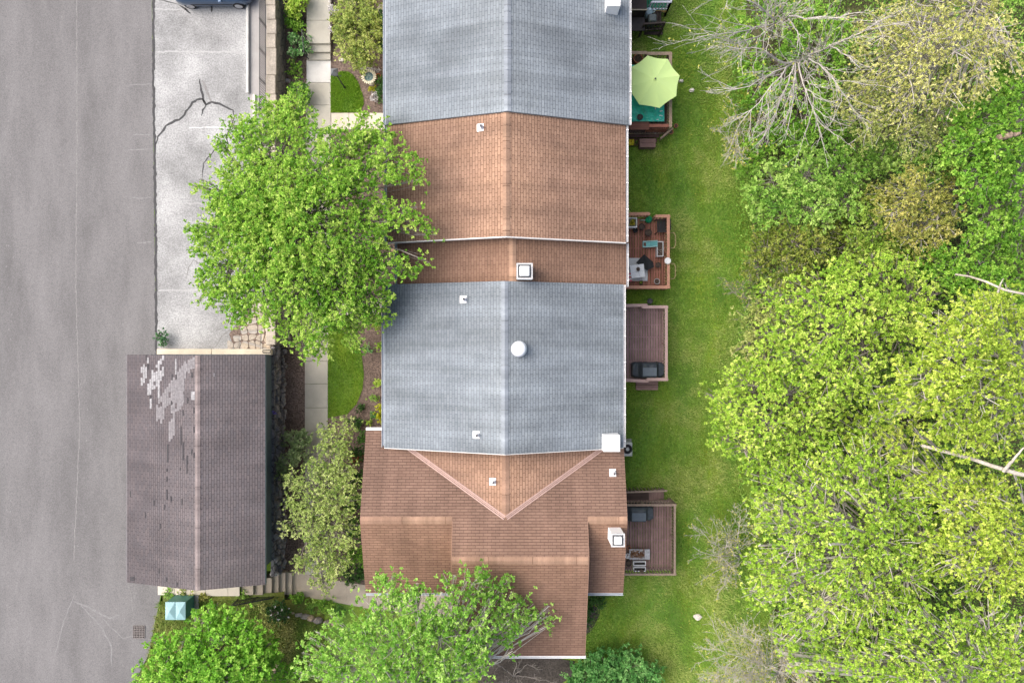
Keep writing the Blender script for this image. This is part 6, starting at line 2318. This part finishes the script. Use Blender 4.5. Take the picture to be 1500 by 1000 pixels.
bare('bare_tree', 'leafless grey tree spreading its branches towards the lawn', (1195, 70), 0,
     [[(1195, 70, 0, 1.3), (1192, 78, 5), (1170, 92, 7.0), (1150, 94, 8.0)],
      [(1192, 78, 5, 1.2), (1215, 66, 7.5), (1245, 58, 9), (1290, 30, 9.5)],
      [(1160, 94, 7.4), (1142, 90, 8.3), (1118, 72, 8.8), (1070, 70, 9.0)],
      [(1160, 94, 7.4), (1130, 108, 8.4), (1100, 125, 8.6), (1062, 130, 8.3)],
      [(1160, 94, 7.4), (1135, 120, 8.6), (1110, 150, 8.8), (1085, 180, 8.2)],
      [(1163, 94, 7.4), (1150, 130, 8.8), (1138, 160, 8.9), (1120, 200, 8.3)],
      [(1165, 94, 7.3), (1164, 130, 8.8), (1160, 160, 8.9), (1150, 205, 8.2)],
      [(1170, 93, 7.2), (1180, 130, 8.5), (1195, 170, 8.8), (1215, 190, 8.4)],
      [(1185, 86, 6.6), (1210, 100, 8.2), (1228, 125, 8.8), (1250, 160, 8.3)],
      [(1215, 66, 7.5), (1240, 80, 8.6), (1260, 100, 8.8)]],
     BARET, BUD, n1=8, n2=4, n3=1, buds=1, r0=.042, spread_ang=.3, budL=.11, lenk=.6)
bare('bare_tree', 'leafless tree with a bent trunk at the top edge of the wood', (1135, 70), 0,
     [[(1132, 52, 0, 1.3), (1131, 48, 4), (1135, 30, 7), (1137, 5, 8.5), (1140, -40, 9.5)],
      [(1133, 35, 6.2), (1105, 42, 8), (1070, 48, 9), (1020, 55, 9.2)],
      [(1134, 30, 7), (1115, 10, 8.5), (1080, -5, 9.2), (1040, -12, 9.5)],
      [(1133, 38, 6), (1100, 60, 7.5), (1065, 62, 8.6), (1025, 42, 9)],
      [(1133, 38, 5.6, 1.1), (1150, 30, 7.5), (1168, 8, 9), (1185, -15, 9.6)],
      [(1155, 24, 7.8), (1185, 30, 8.6), (1210, 28, 9), (1260, 18, 9.3)],
      [(1155, 28, 7.6), (1170, 48, 8.3), (1168, 70, 8.7)]],
     BARET, BUD, n1=7, n2=4, n3=1, buds=1, r0=.042, spread_ang=.3, budL=.11, lenk=.6)
bare('bare_shrub', 'bare pale bush on the lawn edge left of the largest tree', (1075, 815), 0,
     [[(1085, 815, 0), (1065, 812, 1.5), (1035, 815, 2.3), (1015, 800, 2.5)], [(1085, 815, 0), (1072, 790, 1.6), (1060, 770, 2.4)], [(1085, 815, 0), (1060, 830, 1.6), (1035, 845, 2.2)], [(1085, 815, 0), (1080, 790, 1.8), (1085, 755, 2.6)], [(1085, 815, 0), (1050, 800, 1.8), (1025, 775, 2.4)], [(1085, 815, 0), (1070, 845, 1.5), (1050, 870, 2.0)]],
     BARKP, BUD, n1=8, n2=6, n3=3, cat='shrub', buds=1, r0=.03, names=('stem', 'leaves'))
bare('bare_shrub', 'bare silvery tree with fine twigs at the bottom of the wood', (1140, 985), 0,
     [[(1140, 985, 0), (1120, 970, 2.5), (1085, 965, 3.6), (1050, 950, 4)], [(1140, 985, 0), (1115, 985, 2.5), (1070, 990, 3.6), (1040, 995, 4)], [(1140, 985, 0), (1150, 965, 3), (1140, 935, 4)], [(1140, 985, 0), (1165, 980, 3), (1195, 990, 4)], [(1140, 985, 0), (1120, 1000, 2.8), (1095, 1010, 3.6)], [(1140, 985, 0), (1115, 955, 2.6), (1095, 925, 3.6)], [(1140, 985, 0), (1180, 965, 3), (1215, 960, 4)]],
     BARKP, BUD, n1=10, n2=7, n3=4, cat='tree', buds=1, r0=.035, names=('stem', 'leaves'))
bare('bare_shrub', 'twiggy brown bush at the wood edge below the rounded tree', (1095, 425), 0,
     [[(1110, 425, 0), (1090, 420, 1.5), (1072, 430, 2.0)], [(1110, 425, 0), (1100, 400, 1.8), (1090, 380, 2.4)], [(1110, 425, 0), (1095, 440, 1.6), (1075, 420, 2.2)], [(1120, 420, 0), (1145, 405, 3.5), (1155, 400, 5.0)]],
     BARK, BUD, n1=8, n2=6, n3=3, cat='shrub', buds=1, r0=.025, names=('stem', 'leaves'))
bare('bare_shrub', 'fine leafless sapling on the lawn edge under the bare tree', (1085, 215), 0,
     [[(1085, 190, 0), (1080, 200, 2), (1075, 230, 3)], [(1085, 190, 0), (1090, 210, 2), (1085, 235, 2.8)], [(1085, 190, 0), (1070, 195, 2), (1052, 192, 2.8)], [(1085, 190, 0), (1080, 170, 2), (1072, 150, 2.8)]],
     BARKP, BUD, n1=8, n2=5, n3=3, cat='shrub', buds=2, r0=.025, names=('stem', 'leaves'))

# fallen and dead wood
def deadwood(label, limbs, mat, name='dead_tree', cat='dead tree'):
    t = None
    for i, (pts, r) in enumerate(limbs):
        P = [U(*p) for p in pts]
        if t is None: t = thing(name, label, cat, P[0])
        Q = np.array(P)
        d = np.concatenate([[0], np.linalg.norm(np.diff(Q, axis=0), axis=1).cumsum()])
        tt = np.linspace(0, d[-1], 26)
        S = np.stack([np.interp(tt, d, Q[:, k]) for k in range(3)], 1)
        S[1:-1] = (S[:-2] + 2 * S[1:-1] + S[2:]) / 4 + np.random.default_rng(i).normal(size=(24, 3)) * r * .12
        m = MB()
        m.tube([tuple(p) for p in S], list(np.linspace(r * 1.25, r * .5, 26)), 9)
        part('trunk' if i == 0 else 'branch', m, mat, t)
    return t


PALEW = surface('bleached_wood', (.40, .36, .31), .3, 10, .2, 2, (1, .3, .3), bump=.7)
deadwood('bleached dead trunk with forked end lying across the lime crowns', [([(1615, 735, 0), (1600, 725, 6), (1560, 708, 10.6), (1530, 700, 11.2), (1470, 690, 10.9), (1440, 677, 10.4), (1405, 666, 9.9), (1350, 652, 9.3)], .14), ([(1470, 690, 10.9), (1485, 672, 11.3), (1500, 655, 11.5)], .06), ([(1395, 663, 9.8), (1405, 648, 10.5), (1408, 635, 11.0)], .03)], PALEW)
deadwood('crooked pale dead branch above the yellow lime tree', [([(1590, 470, 0), (1585, 462, 6), (1560, 440, 11.5), (1530, 432, 12.4), (1480, 430, 12.3), (1462, 428, 12.2), (1448, 412, 12.0), (1425, 404, 11.2), (1400, 402, 10.2)], .075), ([(1462, 428, 12.2), (1466, 415, 12.5), (1470, 408, 12.6)], .035)], PALEW, 'dead_branch', 'dead branch')
deadwood('short broken log in the rich green leaves at the right edge', [([(1462, 203, 7.9), (1480, 198, 8.5), (1496, 196, 8.6)], .14)], surface('brown_wood', (.25, .19, .145), .3, 10, .2, 2, bump=.7), 'log', 'log')
deadwood('old curved log lying on the grass bank', [([(401, 985, .95), (408, 972, .95), (411, 960, .9)], .13)], surface('weathered_wood', (.33, .25, .18), .3, 10, .2, 2, bump=.7), 'log', 'log')

# undergrowth: one leafy mass under the wood
rng = rng_for('undergrowth')
poly = [U(*p, .6)[:2] for p in [(1066, -40), (1072, 140), (1080, 300), (1088, 420), (1078, 520), (1066, 640), (1092, 740), (1112, 850), (1140, 940), (1160, 1040), (1540, 1040), (1540, -40)]]
x, y = scatter(rng, poly, 150000)
nz = lfnoise(x, y, .55, 1.7)
n2 = lfnoise(x, y, 1.9, 4.7)
kp = rng.random(len(x)) < np.clip(.62 + .9 * nz + .5 * n2, .05, 1)
x, y, nz, n2 = x[kp], y[kp], nz[kp], n2[kp]
zz_ = np.clip(.25 + 1.6 * np.maximum(0, nz + .2) + .8 * n2, .05, 3) * rng.uniform(.25, 1, len(x))
V, F = leaf_geo(rng, np.stack([x, y, zz_], 1), .135, .9)
setting('undergrowth', np_mesh('undergrowth', V, F, np.clip(.45 + .35 * lfnoise(x, y, .3, 8.8) + rng.normal(size=len(x)) * .17, 0, 1)), MID, 'stuff', 'green leafy undergrowth covering the floor of the wood')

# grass
lawn = [U(*p, 0)[:2] for p in [(880, -20), (1075, -20), (1078, 120), (1085, 300), (1096, 430), (1088, 520), (1070, 640), (1090, 720), (1112, 850), (1140, 940), (1130, 1020), (830, 1020), (852, 965), (858, 930), (870, 900), (880, 870), (890, 600)]]
dk = [(HX, UX(990, .6), UY(842, .6), UY(738, .6)), (HX, UX(980, .55), UY(557, .55), UY(449, .55)), (HX, UX(981, .55), UY(422, .55), UY(316, .55)), (HX, UX(984, .6), UY(190, .6), UY(76, .6)), (HX, UX(974, .7), UY(36, .7), UY(-40, .7)), (HX, UX(978, .5), UY(736, .5), UY(717, .5))]
setting('grass', blades('lawn', lawn, 300000, .17, .034, 0.0, .75, (.12, -.1), dk), GRASSM, 'stuff', 'long uneven lawn grass behind the houses')
for pt, nme in ((patchA, 'a'), (patchB, 'b')):
    setting('grass', blades('patch' + nme, pt, 12000, .09, .03, .03, .6, (0, 0), (), .55), GRASSB, 'stuff', 'short bright grass of the front lawn')
bank = [U(*p, .8)[:2] for p in [(238, 876), (345, 876), (372, 885), (410, 905), (470, 920), (470, 1030), (200, 1030), (222, 960)]]
setting('grass', blades('bank', bank, 36000, .22, .04, bank_z, .75, (0, 0), (), .3), SLOPEM, 'stuff', 'rough brownish grass on the bank')

# scattered leaves and dandelions near the wood
rng = rng_for('specks')
x, y = scatter(rng, [U(*p, 0)[:2] for p in [(930, 860), (1090, 700), (1060, 300), (1070, 100), (1000, 100), (1040, 640), (900, 1000), (1100, 1000), (1110, 860)]], 700)
C = np.stack([x, y, rng.uniform(.08, .14, len(x))], 1)
V, F = leaf_geo(rng, C, .075, 1.5)
setting('fallen_leaves', np_mesh('fallen_leaves', V, F, np.clip(rng.normal(.6, .25, len(x)), 0, 1)), BUD, 'stuff', 'sparse yellow leaves and dandelions on the lawn near the wood')
